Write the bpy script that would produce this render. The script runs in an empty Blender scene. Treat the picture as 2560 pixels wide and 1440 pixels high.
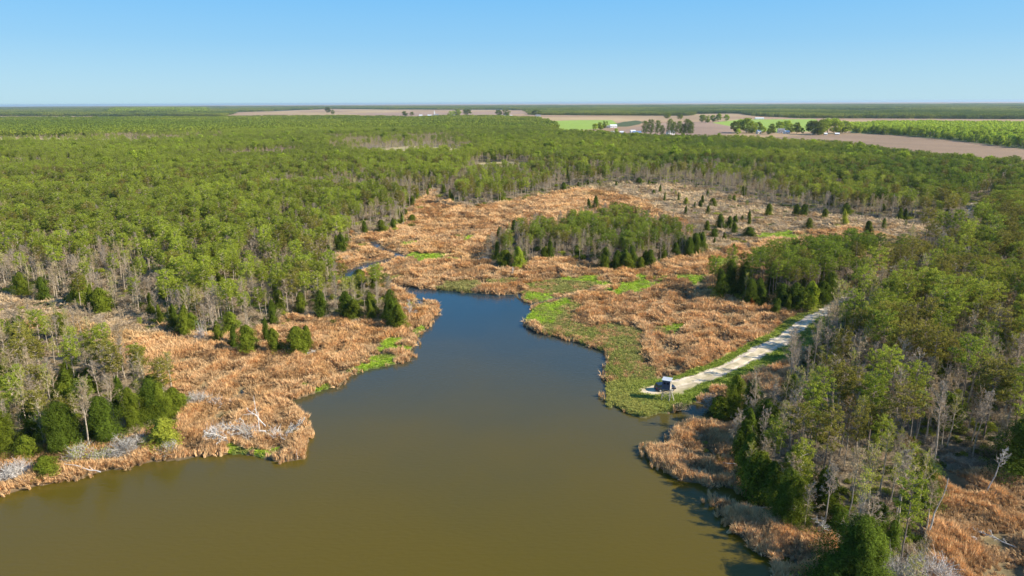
import bpy, math, random
import numpy as np
from mathutils import Matrix, Vector

# ------------------------------------------------------------------ camera, sky, sun, exposure
SC = bpy.context.scene
COL = SC.collection
H = 64.0                 # drone height (m)
FPX = 1707.0             # focal length in pixels of the 2560 px wide photograph
PITCH = math.radians(15.2)
ROLL = math.radians(-0.27)
ROT = Matrix.Rotation(math.pi/2 - PITCH, 4, 'X') @ Matrix.Rotation(ROLL, 4, 'Z')
camd = bpy.data.cameras.new('camera')
camd.sensor_width = 36.0
camd.lens = 36.0 * FPX / 2560.0
camd.clip_start = 0.5
camd.clip_end = 60000.0
cam = bpy.data.objects.new('camera', camd)
cam.matrix_world = Matrix.Translation((0, 0, H)) @ ROT
COL.objects.link(cam)
SC.camera = cam

SUN_EL = math.radians(34.0)
SUN_AZ = math.radians(-14.0)            # measured from +X towards +Y
sdir = Vector((math.cos(SUN_EL)*math.cos(SUN_AZ), math.cos(SUN_EL)*math.sin(SUN_AZ), math.sin(SUN_EL)))
world = bpy.data.worlds.new('World')
SC.world = world
world.use_nodes = True
wn = world.node_tree
bg = wn.nodes['Background']
sky = wn.nodes.new('ShaderNodeTexSky')
sky.sky_type = 'NISHITA'
sky.sun_disc = False
sky.sun_elevation = SUN_EL
sky.sun_rotation = math.pi/2 - SUN_AZ
sky.altitude = 60
sky.air_density = 1.0
sky.dust_density = 0.6
sky.ozone_density = 2.0
tcw = wn.nodes.new('ShaderNodeTexCoord'); sx = wn.nodes.new('ShaderNodeSeparateXYZ')
wn.links.new(tcw.outputs['Generated'], sx.inputs[0])
cr_ = wn.nodes.new('ShaderNodeValToRGB'); ce = cr_.color_ramp
ce.elements[0].position = 0.0; ce.elements[0].color = (.47, .73, .86, 1)
ce.elements[1].position = 0.9; ce.elements[1].color = (.06, .22, .62, 1)
for p_, c_ in ((.035, (.38, .67, .88, 1)), (.08, (.265, .59, .90, 1)), (.135, (.185, .535, .93, 1)), (.35, (.085, .34, .80, 1))):
    q_ = ce.elements.new(p_); q_.color = c_
wn.links.new(sx.outputs['Z'], cr_.inputs[0])
vsc = wn.nodes.new('ShaderNodeVectorMath'); vsc.operation = 'SCALE'; vsc.inputs['Scale'].default_value = 6.0
wn.links.new(cr_.outputs[0], vsc.inputs[0])
mxs = wn.nodes.new('ShaderNodeMix'); mxs.data_type = 'RGBA'; mxs.inputs[0].default_value = .9
wn.links.new(sky.outputs[0], mxs.inputs[6]); wn.links.new(vsc.outputs[0], mxs.inputs[7])
wn.links.new(mxs.outputs[2], bg.inputs[0])
bg.inputs[1].default_value = 0.10
sl = bpy.data.lights.new('sun', 'SUN')
sl.energy = 4.8
sl.angle = math.radians(0.53)
sl.color = (1.0, 0.93, 0.82)
so = bpy.data.objects.new('sun', sl)
so.rotation_euler = sdir.to_track_quat('Z', 'Y').to_euler()
so.location = (200, -50, 300)
COL.objects.link(so)
SC.view_settings.view_transform = 'Standard'
SC.view_settings.look = 'None'
SC.view_settings.exposure = 0.75
SC.view_settings.gamma = 1.0
SC.view_settings.use_curve_mapping = False
SC.cycles.max_bounces = 6
SC.cycles.diffuse_bounces = 4
SC.cycles.glossy_bounces = 2
SC.cycles.transmission_bounces = 3
SC.cycles.volume_bounces = 0
SC.cycles.use_denoising = True

R3 = np.array(ROT.to_3x3())

def gp(u, v, z=0.0):
    """photo pixel -> point on the level z"""
    d = R3 @ np.array([(u-1280.0)/FPX, -(v-720.0)/FPX, -1.0])
    if z < 30 and d[2] > -0.0016:
        d = d*1.0; d[2] = -0.0016          # at the horizon: about 40 km away
    t = (z - H) / d[2]
    return d[0]*t, d[1]*t

def gpoly(pts):
    return np.array([gp(u, v) for u, v in pts])

def project(x, y, z):
    p = np.stack([x, y, z - H], -1) @ R3        # = R^T p
    w = np.maximum(-p[..., 2], 1e-6)
    return 1280 + FPX*p[..., 0]/w, 720 - FPX*p[..., 1]/w, w

# ------------------------------------------------------------------ noise and polygons
rng = np.random.default_rng(7)
random.seed(7)

def hsh(ix, iy, s):
    h = (ix.astype(np.int64)*374761393 + iy.astype(np.int64)*668265263 + s*1442695041) & 0xffffffff
    h = ((h ^ (h >> 13)) * 1274126177) & 0xffffffff
    h = h ^ (h >> 16)
    return (h & 0xffff) / 65535.0

def vn(x, y, s=0):
    xi = np.floor(x); yi = np.floor(y)
    fx = x-xi; fy = y-yi
    fx = fx*fx*(3-2*fx); fy = fy*fy*(3-2*fy)
    a = hsh(xi, yi, s); b = hsh(xi+1, yi, s); c = hsh(xi, yi+1, s); d = hsh(xi+1, yi+1, s)
    return (a*(1-fx)+b*fx)*(1-fy) + (c*(1-fx)+d*fx)*fy

def fbm(x, y, sc, s=0, o=3):
    v = 0; a = 1; t = 0
    for i in range(o):
        v = v + a*vn(x/sc, y/sc, s+i*17); t += a; a *= 0.5; sc *= 0.47
    return v/t

def inpoly(x, y, P):
    res = np.zeros(x.shape, bool)
    x0, y0 = P.min(0); x1, y1 = P.max(0)
    m = (x >= x0) & (x <= x1) & (y >= y0) & (y <= y1)
    if not m.any():
        return res
    xs = x[m]; ys = y[m]
    c = np.zeros(xs.shape, bool)
    n = len(P)
    for i in range(n):
        xa, ya = P[i]; xb, yb = P[(i+1) % n]
        if ya == yb: continue
        k = ((ya > ys) != (yb > ys))
        c ^= k & (xs < (xb-xa)*(ys-ya)/(yb-ya)+xa)
    res[m] = c
    return res

def edgedist(x, y, P, closed=True, cap=60.0):
    d2 = np.full(x.shape, cap*cap)
    n = len(P)
    for i in range(n if closed else n-1):
        ax, ay = P[i]; bx, by = P[(i+1) % n]
        m = (x > min(ax, bx)-cap) & (x < max(ax, bx)+cap) & (y > min(ay, by)-cap) & (y < max(ay, by)+cap)
        if not m.any(): continue
        px = x[m]-ax; py = y[m]-ay; ex = bx-ax; ey = by-ay
        t = np.clip((px*ex+py*ey)/(ex*ex+ey*ey+1e-9), 0, 1)
        d2[m] = np.minimum(d2[m], (px-ex*t)**2+(py-ey*t)**2)
    return np.sqrt(d2)

def strip(pts, widths):
    P = gpoly(pts)
    n = len(P); L = []; Rr = []
    for i in range(n):
        t = P[min(i+1, n-1)]-P[max(i-1, 0)]
        t = t/np.linalg.norm(t)
        nn = np.array([-t[1], t[0]])*widths[i]/2
        L.append(P[i]+nn); Rr.append(P[i]-nn)
    return np.array(L+Rr[::-1])

def dens(pts, step=12):
    """more corners along an outline, with small in-and-out wobble"""
    out = []
    n = len(pts)
    for i in range(n):
        a = pts[i]; b = pts[(i+1) % n]
        out.append(a)
        k = int(math.hypot(a[0]-b[0], a[1]-b[1])/step)
        for j in range(1, k):
            t = j/k
            out.append((a[0]+(b[0]-a[0])*t, a[1]+(b[1]-a[1])*t))
    return out

WATER = gpoly([(-2500,1800),(-1500,1500),(-600,1330),(-300,1290),(0,1240),(60,1222),(110,1212),(150,1202),(190,1200),(235,1186),(250,1180),(300,1172),
 (330,1166),(380,1155),(440,1152),(500,1142),(560,1137),(600,1136),(640,1141),(665,1150),(690,1155),(730,1153),(755,1147),(765,1135),
 (768,1112),(776,1092),(772,1068),(762,1045),(750,1028),(735,1017),(722,1008),(704,1004),(712,998),(735,1001),(760,992),(790,982),(830,968),(850,962),
 (870,945),(890,935),(920,925),(960,917),(1000,907),(1020,903),(1028,893),(1022,880),(1040,860),(1047,840),(1060,825),(1072,812),
 (1080,797),(1103,775),(1095,765),(1080,756),(1065,755),(1052,748),(1030,742),(1015,735),(1000,725),(975,718),(945,714),
 (945,703),(985,711),(1010,715),(1040,720),(1070,722),(1100,726),(1135,729),(1160,733),(1200,733),(1240,737),(1287,736),
 (1290,745),(1306,755),(1334,761),(1330,781),(1312,800),(1319,819),(1337,830),(1369,839),(1394,844),(1431,853),(1466,866),
 (1500,876),(1513,885),(1521,903),(1529,909),(1514,914),(1514,946),(1516,962),(1513,1006),(1516,1019),(1529,1020),(1532,1013),
 (1551,1024),(1569,1035),(1596,1043),(1617,1045),(1636,1037),(1652,1032),(1674,1034),(1695,1026),(1708,1018),(1732,1007),
 (1765,1006),(1800,1026),(1850,1042),(1880,1046),(1878,1062),(1860,1066),(1822,1068),(1768,1062),(1729,1057),(1698,1066),
 (1675,1085),(1670,1117),(1665,1124),(1640,1126),(1614,1121),(1616,1143),(1633,1162),(1659,1175),(1681,1194),(1704,1204),(1739,1206),
 (1768,1218),(1784,1228),(1780,1239),(1793,1261),(1809,1287),(1825,1315),(1838,1335),(1867,1351),(1879,1376),(1899,1387),(1921,1392),
 (1931,1405),(1931,1440),(1960,1520),(1990,1600),(2100,1900),(2300,2600),(-2500,2600)])
CREEK = strip([(965,708),(925,706),(880,700),(868,692),(880,680),(905,672),(935,662),(965,652),(990,646),(1005,641),(985,632),(955,625),(938,617),(936,609),(960,604),(1000,595),(1050,584)],
              [7,8,8,8,8,8,7,4.5,6,6,4,4,4,4,3,2.4,2])
DITCH = strip([(1334,761),(1380,752),(1420,738),(1450,730),(1500,722),(1550,712)], [2.6,2.2,1.6,1.4,1.2,0.8])
NOTCH = strip([(1778,1232),(1820,1240),(1880,1262),(1925,1285)], [7,5,4,3])
WET = [WATER, CREEK, DITCH, NOTCH]

MARSH = gpoly([(842,722),(848,645),(872,615),(878,588),(925,585),(1005,571),(1008,550),(1044,504),(1067,496),(1078,480),(1100,496),(1139,515),(1183,522),
 (1250,513),(1314,502),(1370,488),(1440,474),(1497,466),(1566,462),(1700,464),(1760,476),(1856,497),(1920,510),(1984,530),(2079,542),
 (2175,549),(2303,561),(2367,568),(2400,600),(2300,680),(2180,780),(2110,845),(2060,880),(2000,930),(1960,970),(1900,1010),(1855,1028),(1760,1020),(1745,1040),
 (1870,1050),(1880,1080),(1852,1120),(1838,1156),(1847,1216),(1883,1245),(1927,1275),(1935,1310),(2001,1325),(2071,1350),(2100,1440),(2200,1700),
 (1900,2600),(-2500,2600),(-2500,800),(-700,752),(0,738),(112,752),(225,782),(325,790),(400,822),(457,838),(525,850),(549,858),(585,842),(640,832),(690,806),
 (782,796),(896,803),(985,815),(1000,795),(980,762),(955,732),(930,722),(880,722)])
MARSH2 = gpoly([(2335,1190),(2386,1176),(2464,1192),(2561,1198),(3300,1190),(3400,1900),(2300,1900),(2316,1352),(2322,1300)])
SCRUB = gpoly([(1440,474),(1497,466),(1566,462),(1700,464),(1760,476),(1856,497),(1920,510),(1984,530),(2079,542),(2175,549),(2303,561),(2367,568),(2330,600),(2240,600),(2130,575),
 (2000,588),(1900,606),(1830,622),(1770,640),(1740,600),(1720,560),(1640,530),(1600,500),(1540,486)])
SCRUB2 = gpoly([(-700,752),(0,738),(112,752),(225,782),(325,790),(400,822),(430,850),(350,850),(260,830),(150,800),(80,800),(0,850),(-700,860)])
GROVE = gpoly([(1205,640),(1240,668),(1287,678),(1345,655),(1419,650),(1470,660),(1512,672),(1606,673),(1637,664),(1716,647),(1762,631),(1765,610),(1731,600),(1653,578),(1560,562),(1466,560),(1375,590),(1287,600),(1245,622)])
WOOD_N = gpoly([(1783,752),(1875,765),(1930,772),(1984,786),(2040,778),(2075,758),(2112,728),(2180,688),(2226,662),(2350,590),(2400,568),(2440,540),(2700,500),(2700,560),(2600,560),(2400,640),(2303,660),
 (2255,690),(2207,690),(2175,665),(2127,652),(2047,675),(1984,690),(1888,714),(1837,728),(1788,735)])
WOOD_S = gpoly([(1748,1022),(1800,1022),(1855,1030),(1900,1010),(1960,970),(2000,925),(2050,870),(2085,825),(2110,790),(2150,750),(2230,694),(2350,615),(2440,574),(2700,520),(3400,400),(3400,1190),(2561,1198),
 (2464,1192),(2386,1176),(2335,1190),(2320,1300),(2314,1352),(2270,1500),(2100,1480),(2100,1420),(2071,1350),(2001,1325),(1940,1312),(1930,1268),(1883,1245),(1847,1216),(1838,1156),(1860,1075),(1882,1064),(1882,1046),(1770,1036)])
WOOD_L = gpoly([(-900,815),(0,826),(100,838),(200,858),(275,885),(320,922),(380,955),(425,1000),(445,1040),(440,1072),(400,1085),(330,1095),(240,1118),(130,1128),(60,1140),(0,1150),(-600,1240),(-900,1260)])
MAINWOOD = gpoly([(-1500,305),(-700,302),(0,301),(300,300),(580,299),(850,297),(1010,302),(1150,298),(1250,299),(1360,305),(1378,318),(1392,341),(1500,346),(1560,355),(1680,360),(1750,361),(1900,365),
 (2000,374),(2100,381),(2200,397),(2300,413),(2400,427),(2560,434),(3400,448),(3400,2600),(-2500,2600),(-2500,320)])
FARWOOD = gpoly([(-2500,256.9),(3500,256.9),(3500,298),(2560,298),(2000,297),(1900,292),(1850,285),(1735,285),(1722,291),(1330,288),(1318,276),(1000,274),(820,273),(580,282),(560,291),(-2500,291)])
BRIGHTWOOD = gpoly([(2128,334),(2250,340),(2400,354),(2560,374),(3400,440),(3400,330),(2560,322),(2300,318),(2200,318),(2128,324)])
OVALGROVE = gpoly([(1535,312),(1560,306),(1590,303),(1610,306),(1600,312),(1570,318),(1540,318)])
GREENFIELD = gpoly([(1374,304),(1450,302),(1530,302),(1545,312),(1515,322),(1400,330),(1390,326)])
GREENFIELD2 = gpoly([(1780,308),(1850,300),(2040,299),(2050,318),(2030,330),(1930,333),(1830,318)])
BROWNFIELD = gpoly([(1925,345),(2060,338),(2130,335),(2250,340),(2400,354),(2560,374),(3400,440),(3400,470),(2560,440),(2200,400),(1900,360)])
PINKFIELD = gpoly([(1640,310),(1760,305),(1830,312),(1830,336),(1750,345),(1560,345),(1540,330)])
PINKFIELD2 = gpoly([(830,284),(1000,282),(1300,280),(1320,284),(1200,292),(1000,290)])
TRACK = gpoly([(1592,988),(1625,971),(1690,952),(1740,943),(1800,921),(1850,897),(1900,869),(1950,842),(1985,820),(2030,791),(2075,765),(2110,748),(2120,758),(2085,781),(2040,813),
 (2000,839),(1965,871),(1900,902),(1850,927),(1800,951),(1740,971),(1700,993),(1640,995)])
TRACK2 = strip([(2095,765),(2140,737),(2226,684),(2357,603),(2430,560),(2450,535),(2455,508)], [5,3.2,3,3,6,12,9])
VERGE = gpoly([(1640,955),(1700,942),(1760,918),(1820,895),(1900,850),(1960,812),(2040,772),(2100,735),(2130,740),(2130,790),(2050,860),(1980,915),(1900,935),(1850,960),(1780,985),(1745,1003),(1700,1020),(1640,1000),(1600,975)])
TIP = gpoly([(1514,960),(1560,950),(1620,955),(1700,950),(1750,1000),(1700,1025),(1640,1045),(1590,1045),(1510,1025)])
OLIVE = [gpoly(p) for p in (
 [(1312,822),(1330,770),(1445,745),(1452,790),(1440,806),(1480,818),(1560,825),(1605,838),(1622,870),(1612,905),(1640,930),(1640,960),(1600,985),(1640,1048),(1500,1025),(1505,890),(1400,850)],
 [(1288,738),(1330,712),(1420,700),(1535,705),(1500,718),(1410,738),(1340,762)],
 [(1080,722),(1110,712),(1200,714),(1215,724),(1180,734)],
 [(1215,712),(1235,700),(1275,702),(1290,712),(1250,718)],
 [(1630,845),(1650,828),(1700,830),(1705,850),(1660,855)],
 [(1900,600),(1960,585),(2040,592),(2000,602),(1940,606)],
 [(930,706),(960,690),(1010,692),(1010,703)])]

def ell(cx, cy, rx, ry, n=16):
    return gpoly([(cx+rx*math.cos(a)*(1+.25*math.sin(3*a+cx)), cy+ry*math.sin(a)*(1+.25*math.sin(2*a+cx))) for a in [i*2*math.pi/n for i in range(n)]])
BRIGHT = [gpoly([(1316,806),(1330,768),(1400,752),(1440,748),(1432,764),(1402,784),(1382,798),(1385,812),(1345,824)])] + [ell(e[0], e[1], e[2]*1.1, e[3]*1.55) for e in (
 (1078,646,50,8),(1156,600,16,4.5),(1040,612,22,4),(1570,730,34,9),(1625,718,34,8),(1482,703,36,6),(1732,697,34,6),(1620,697,24,4),(1800,662,46,7),(1955,594,46,6),
 (900,922,42,8),(960,907,46,8),(1005,868,36,9),(792,977,17,6),(1055,833,10,8),(612,1122,30,9),(650,1135,30,6),(1660,700,20,4),(1430,700,30,4),(1120,655,34,4),(1340,745,30,6),(1700,830,30,6))]
CLEAR = [gpoly(p) for p in ([(-300,378),(60,374),(330,374),(480,366),(430,352),(200,346),(-300,338)], [(-100,452),(60,440),(230,440),(190,418),(-100,408)],
 [(850,392),(900,376),(1050,366),(1190,376),(1150,400),(930,402)], [(1170,430),(1200,410),(1290,406),(1340,416),(1320,438),(1200,440)], [(700,352),(760,350),(770,356),(700,358)], [(550,412),(600,396),(740,390),(760,402),(700,412)])]
BROWNISH = [gpoly(p) for p in ([(-700,340),(0,335),(400,330),(560,338),(560,362),(300,360),(0,362),(-700,370)], [(820,350),(1150,345),(1200,385),(1100,392),(820,395)], [(470,395),(760,385),(760,402),(470,408)],
 [(640,470),(900,455),(1040,500),(1000,512),(700,500)], [(1190,405),(1450,430),(1440,480),(1100,500),(1150,460)], [(1480,440),(1800,430),(2100,520),(1700,500)], [(60,640),(330,650),(420,760),(300,790),(0,735),(0,690)])]

(F_FIELD, F_WATER, F_MAIN, F_GROVE, F_WN, F_WS, F_WL, F_SCRUB, F_MARSH, F_OLIVE, F_BRIGHT, F_TRACK, F_VERGE, F_FAR, F_BW, F_GF, F_BF, F_PF, F_CLEAR, F_OVAL) = range(20)
FORESTS = [F_MAIN, F_GROVE, F_WN, F_WS, F_WL, F_FAR, F_BW, F_OVAL]

def region(x, y, wob=1.0):
    r = np.hypot(x, y)
    wx = x + wob*np.minimum(r/90., 8)*(fbm(x, y, 9, 3)-.5)*1.6
    wy = y + wob*np.minimum(r/90., 8)*(fbm(x, y, 9, 5)-.5)*1.6
    L = np.full(x.shape, F_FIELD, int)
    for P, k in ((PINKFIELD, F_PF), (PINKFIELD2, F_PF), (GREENFIELD, F_GF), (GREENFIELD2, F_GF), (BROWNFIELD, F_BF), (FARWOOD, F_FAR), (BRIGHTWOOD, F_BW), (OVALGROVE, F_OVAL), (MAINWOOD, F_MAIN)):
        L[inpoly(x, y, P)] = k
    for P in CLEAR: L[inpoly(wx, wy, P)] = F_CLEAR
    L[inpoly(wx, wy, MARSH)] = F_MARSH
    L[inpoly(wx, wy, SCRUB)] = F_SCRUB
    L[inpoly(wx, wy, SCRUB2)] = F_SCRUB
    L[inpoly(wx, wy, WOOD_N)] = F_WN
    L[inpoly(wx, wy, WOOD_S)] = F_WS
    L[inpoly(wx, wy, MARSH2)] = F_MARSH
    L[inpoly(wx, wy, GROVE)] = F_GROVE
    L[inpoly(wx, wy, WOOD_L)] = F_WL
    bx2 = x + np.minimum(r/90., 8)*(fbm(x, y, 7, 203, 3)-.5)*5.5; by2 = y + np.minimum(r/90., 8)*(fbm(x, y, 7, 205, 3)-.5)*5.5
    for P in OLIVE: L[inpoly(bx2, by2, P) & np.isin(L, [F_MARSH, F_SCRUB])] = F_OLIVE
    L[inpoly(wx, wy, VERGE)] = F_VERGE
    L[inpoly(wx, wy, TIP)] = F_VERGE
    for P in BRIGHT: L[inpoly(bx2, by2, P)] = F_BRIGHT
    L[inpoly(wx, wy, TRACK)] = F_TRACK
    L[inpoly(x, y, TRACK2)] = F_TRACK
    wet = np.zeros(x.shape, bool)
    for P in WET:
        wet |= inpoly(x, y, P)
    L[wet] = F_WATER
    L[(y < 30) & (L != F_WATER)] = F_WATER
    return L

# ------------------------------------------------------------------ materials
def mat(name, base=(.3, .3, .3), rough=.9):
    m = bpy.data.materials.new(name); m.use_nodes = True
    b = m.node_tree.nodes['Principled BSDF']
    b.inputs['Base Color'].default_value = (*base, 1)
    b.inputs['Roughness'].default_value = rough
    b.inputs['Specular IOR Level'].default_value = .2
    return m, m.node_tree, b

def noise_var(m, nt, b, base, scale, amt=.3, coord='Object', bump=0.0):
    tc = nt.nodes.new('ShaderNodeTexCoord'); n = nt.nodes.new('ShaderNodeTexNoise')
    n.inputs['Scale'].default_value = scale; n.inputs['Detail'].default_value = 4
    nt.links.new(tc.outputs[coord], n.inputs['Vector'])
    r = nt.nodes.new('ShaderNodeMapRange')
    r.inputs['From Min'].default_value = .3; r.inputs['From Max'].default_value = .7
    r.inputs['To Min'].default_value = 1-amt; r.inputs['To Max'].default_value = 1+amt
    nt.links.new(n.outputs['Fac'], r.inputs['Value'])
    v = nt.nodes.new('ShaderNodeVectorMath'); v.operation = 'SCALE'
    v.inputs[0].default_value = base
    nt.links.new(r.outputs[0], v.inputs['Scale'])
    nt.links.new(v.outputs[0], b.inputs['Base Color'])
    if bump:
        bp = nt.nodes.new('ShaderNodeBump'); bp.inputs['Strength'].default_value = bump
        nt.links.new(n.outputs['Fac'], bp.inputs['Height']); nt.links.new(bp.outputs[0], b.inputs['Normal'])

def simple(name, base, scale=3., amt=.25, rough=.9, bump=0.):
    m, nt, b = mat(name, base, rough)
    noise_var(m, nt, b, base, scale, amt, bump=bump)
    return m

def tinted(name, trans=.3, lo=.6, hi=1.4, rough=.85):
    """leaf or blade: the colour comes from the plant's own tint, varied from leaf to leaf"""
    m = bpy.data.materials.new(name); m.use_nodes = True; nt = m.node_tree
    nt.nodes.clear()
    out = nt.nodes.new('ShaderNodeOutputMaterial')
    at = nt.nodes.new('ShaderNodeAttribute'); at.attribute_type = 'INSTANCER'; at.attribute_name = 'tint'
    ge = nt.nodes.new('ShaderNodeNewGeometry')
    mr = nt.nodes.new('ShaderNodeMapRange'); mr.inputs['To Min'].default_value = lo; mr.inputs['To Max'].default_value = hi
    nt.links.new(ge.outputs['Random Per Island'], mr.inputs['Value'])
    v = nt.nodes.new('ShaderNodeVectorMath'); v.operation = 'SCALE'
    nt.links.new(at.outputs['Vector'], v.inputs[0]); nt.links.new(mr.outputs[0], v.inputs['Scale'])
    d = nt.nodes.new('ShaderNodeBsdfDiffuse'); t = nt.nodes.new('ShaderNodeBsdfTranslucent')
    mx = nt.nodes.new('ShaderNodeMixShader'); mx.inputs[0].default_value = trans
    nt.links.new(v.outputs[0], d.inputs[0]); nt.links.new(v.outputs[0], t.inputs[0])
    nt.links.new(d.outputs[0], mx.inputs[1]); nt.links.new(t.outputs[0], mx.inputs[2])
    nt.links.new(mx.outputs[0], out.inputs[0])
    return m

M_LEAF = tinted('foliage', .48, .5, 1.5)
M_REED = tinted('reed_blades', .25, .7, 1.3)
M_BARK = simple('pine_bark', (.26, .20, .155), 2.5, .35)
M_GREY = simple('grey_bark', (.46, .375, .27), 2.5, .3)
M_TWIG = simple('twigs', (.48, .365, .23), 1.5, .3)
M_DEAD = simple('bleached_wood', (.66, .61, .54), 2, .3)
M_DEADG = simple('weathered_branches', (.50, .46, .39), 2, .3)

# ------------------------------------------------------------------ helpers for objects
def tag(o, label=None, cat=None, group=None, kind=None):
    if label: o['label'] = label
    if cat: o['category'] = cat
    if group: o['group'] = group
    if kind: o['kind'] = kind
    return o

class MB:
    def __init__(s): s.v = []; s.f = []; s.m = []; s.n = 0
    def add(s, v, f, mi=0):
        v = np.asarray(v, float).reshape(-1, 3)
        s.v.append(v)
        for q in f: s.f.append(tuple(int(i)+s.n for i in q)); s.m.append(mi)
        s.n += len(v)
    def leaves(s, c, nrm, size, mi=0, asp=.55):
        """small leaf-shaped faces at the centres c, facing nrm"""
        n = len(c)
        nrm = nrm/(np.linalg.norm(nrm, axis=1, keepdims=True)+1e-9)
        a = rng.normal(size=(n, 3)); a -= (a*nrm).sum(1, keepdims=True)*nrm
        a /= np.linalg.norm(a, axis=1, keepdims=True)+1e-9
        b = np.cross(nrm, a)
        sz = np.broadcast_to(size, (n,))[:, None]*rng.uniform(.7, 1.3, (n, 1))
        v = np.stack([c-a*sz*.5-b*sz*asp*.5, c-a*sz*.5+b*sz*asp*.5, c+a*sz*.62], 1).reshape(-1, 3)
        f = np.arange(3*n).reshape(-1, 3)
        s.add(v, f, mi)
    def seg(s, p, q, r0, r1, sides=4, mi=0):
        p = np.asarray(p, float); q = np.asarray(q, float)
        d = q-p; L = np.linalg.norm(d)
        if L < 1e-6: return
        d = d/L
        u = np.cross(d, [0, 0, 1.0]) if abs(d[2]) < .9 else np.cross(d, [1.0, 0, 0])
        u /= np.linalg.norm(u); w = np.cross(d, u)
        if sides == 2:
            t = random.random()*math.pi; k = u*math.cos(t)+w*math.sin(t)
            s.add([p-k*r0, p+k*r0, q+k*r1, q-k*r1], [(0, 1, 2, 3)], mi); return
        an = np.arange(sides)*2*math.pi/sides
        ring = np.outer(np.cos(an), u)+np.outer(np.sin(an), w)
        s.add(np.concatenate([p+ring*r0, q+ring*r1]), [(i, (i+1) % sides, sides+(i+1) % sides, sides+i) for i in range(sides)], mi)
    def tube(s, pts, radii, sides=6, mi=0):
        for i in range(len(pts)-1): s.seg(pts[i], pts[i+1], radii[i], radii[i+1], sides, mi)
    def box(s, c, d, rz=0, mi=0, taper=1.0):
        x, y, z = d[0]/2, d[1]/2, d[2]/2
        v = np.array([(-x,-y,-z),(x,-y,-z),(x,y,-z),(-x,y,-z),(-x*taper,-y*taper,z),(x*taper,-y*taper,z),(x*taper,y*taper,z),(-x*taper,y*taper,z)])
        cr, sr = math.cos(rz), math.sin(rz)
        v = np.stack([v[:,0]*cr-v[:,1]*sr, v[:,0]*sr+v[:,1]*cr, v[:,2]], 1)+np.array(c)
        s.add(v, [(0,3,2,1),(4,5,6,7),(0,1,5,4),(1,2,6,5),(2,3,7,6),(3,0,4,7)], mi)
    def merge(s, o, mi=0):
        n = s.n
        for v in o.v: s.v.append(v)
        for q in o.f: s.f.append(tuple(i+n for i in q)); s.m.append(mi)
        s.n += o.n
    def mesh(s, name, mats):
        me = bpy.data.meshes.new(name)
        me.from_pydata(np.concatenate(s.v).tolist(), [], s.f)
        for m in (mats if isinstance(mats, (list, tuple)) else [mats]): me.materials.append(m)
        if any(s.m): me.polygons.foreach_set('material_index', s.m)
        me.update()
        return me

def ob(name, me, parent=None, loc=(0, 0, 0)):
    o = bpy.data.objects.new(name, me); COL.objects.link(o)
    o.location = loc
    if parent: o.parent = parent
    return o

def empty(name, loc, rz=0, **k):
    o = bpy.data.objects.new(name, None); COL.objects.link(o)
    o.location = loc; o.rotation_euler = (0, 0, rz); o.empty_display_size = .5
    tag(o, **k)
    return o

# ------------------------------------------------------------------ ground sheet
def zonedist(x, y):
    """signed distance to the waterline: positive on land"""
    d = np.full(x.shape, 60.0); wet = np.zeros(x.shape, bool)
    for P in WET:
        d = np.minimum(d, edgedist(x, y, P))
        wet |= inpoly(x, y, P)
    # where two wet outlines overlap, the inner edge does not count
    return np.where(wet, -d, d)

def lumps(x, y):
    """uneven swirled surface of the reed beds, 0..1"""
    a = fbm(x, y, 16, 41, 2)*7; b = fbm(x, y, 16, 43, 2)*7
    u = fbm(x+a*1.4, y*.8+b*1.4, 4.6, 47, 3)
    v = 1-np.abs(2*fbm(x+b, y+a, 6.2, 53, 2)-1)*2.2
    return np.clip(.55*u+.45*v, 0, 1)

G_COL = {F_FIELD: (.40, .28, .15), F_WATER: (.07, .055, .03), F_MAIN: (.20, .16, .08), F_GROVE: (.15, .115, .07), F_WN: (.12, .10, .06), F_WS: (.21, .16, .09), F_WL: (.27, .20, .11),
 F_SCRUB: (.30, .225, .14), F_MARSH: (.42, .27, .14), F_OLIVE: (.25, .23, .08), F_BRIGHT: (.25, .38, .04), F_TRACK: (.52, .43, .33), F_VERGE: (.22, .26, .05),
 F_FAR: (.07, .08, .04), F_BW: (.10, .13, .04), F_GF: (.27, .37, .05), F_BF: (.27, .18, .105), F_PF: (.34, .225, .145), F_CLEAR: (.42, .34, .16), F_OVAL: (.08, .10, .03)}
CT = np.array([G_COL[i] for i in range(20)])

def groundz(x, y, L=None, sd=None):
    if L is None: L = region(x, y)
    if sd is None: sd = np.where(np.hypot(x, y) < 900, zonedist(x, y), 60)
    r = np.hypot(x, y)
    land = .22 + .33*np.clip(sd/1.2, 0, 1) + .5*np.clip(sd/60, 0, 1)
    under = -.25 - .5*np.clip(-sd/6, 0, 1)
    z = np.where(sd > 0, land, under)
    z = np.where(L == F_WATER, np.minimum(z, -.25), np.maximum(z, .2))
    lm = lumps(x, y)
    amp = np.select([L == F_MARSH, L == F_SCRUB, (L == F_OLIVE) | (L == F_BRIGHT), L == F_VERGE], [1.0, .5, .22, .18], .0)*np.clip(sd/1.5, 0, 1)
    z = z + amp*(lm-.45)*1.7
    und = fbm(x, y, 900, 71, 3)-.5
    z = z + np.where(r > 700, und*np.clip((r-700)/3000, 0, 1)*7, 0)
    return z

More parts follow.
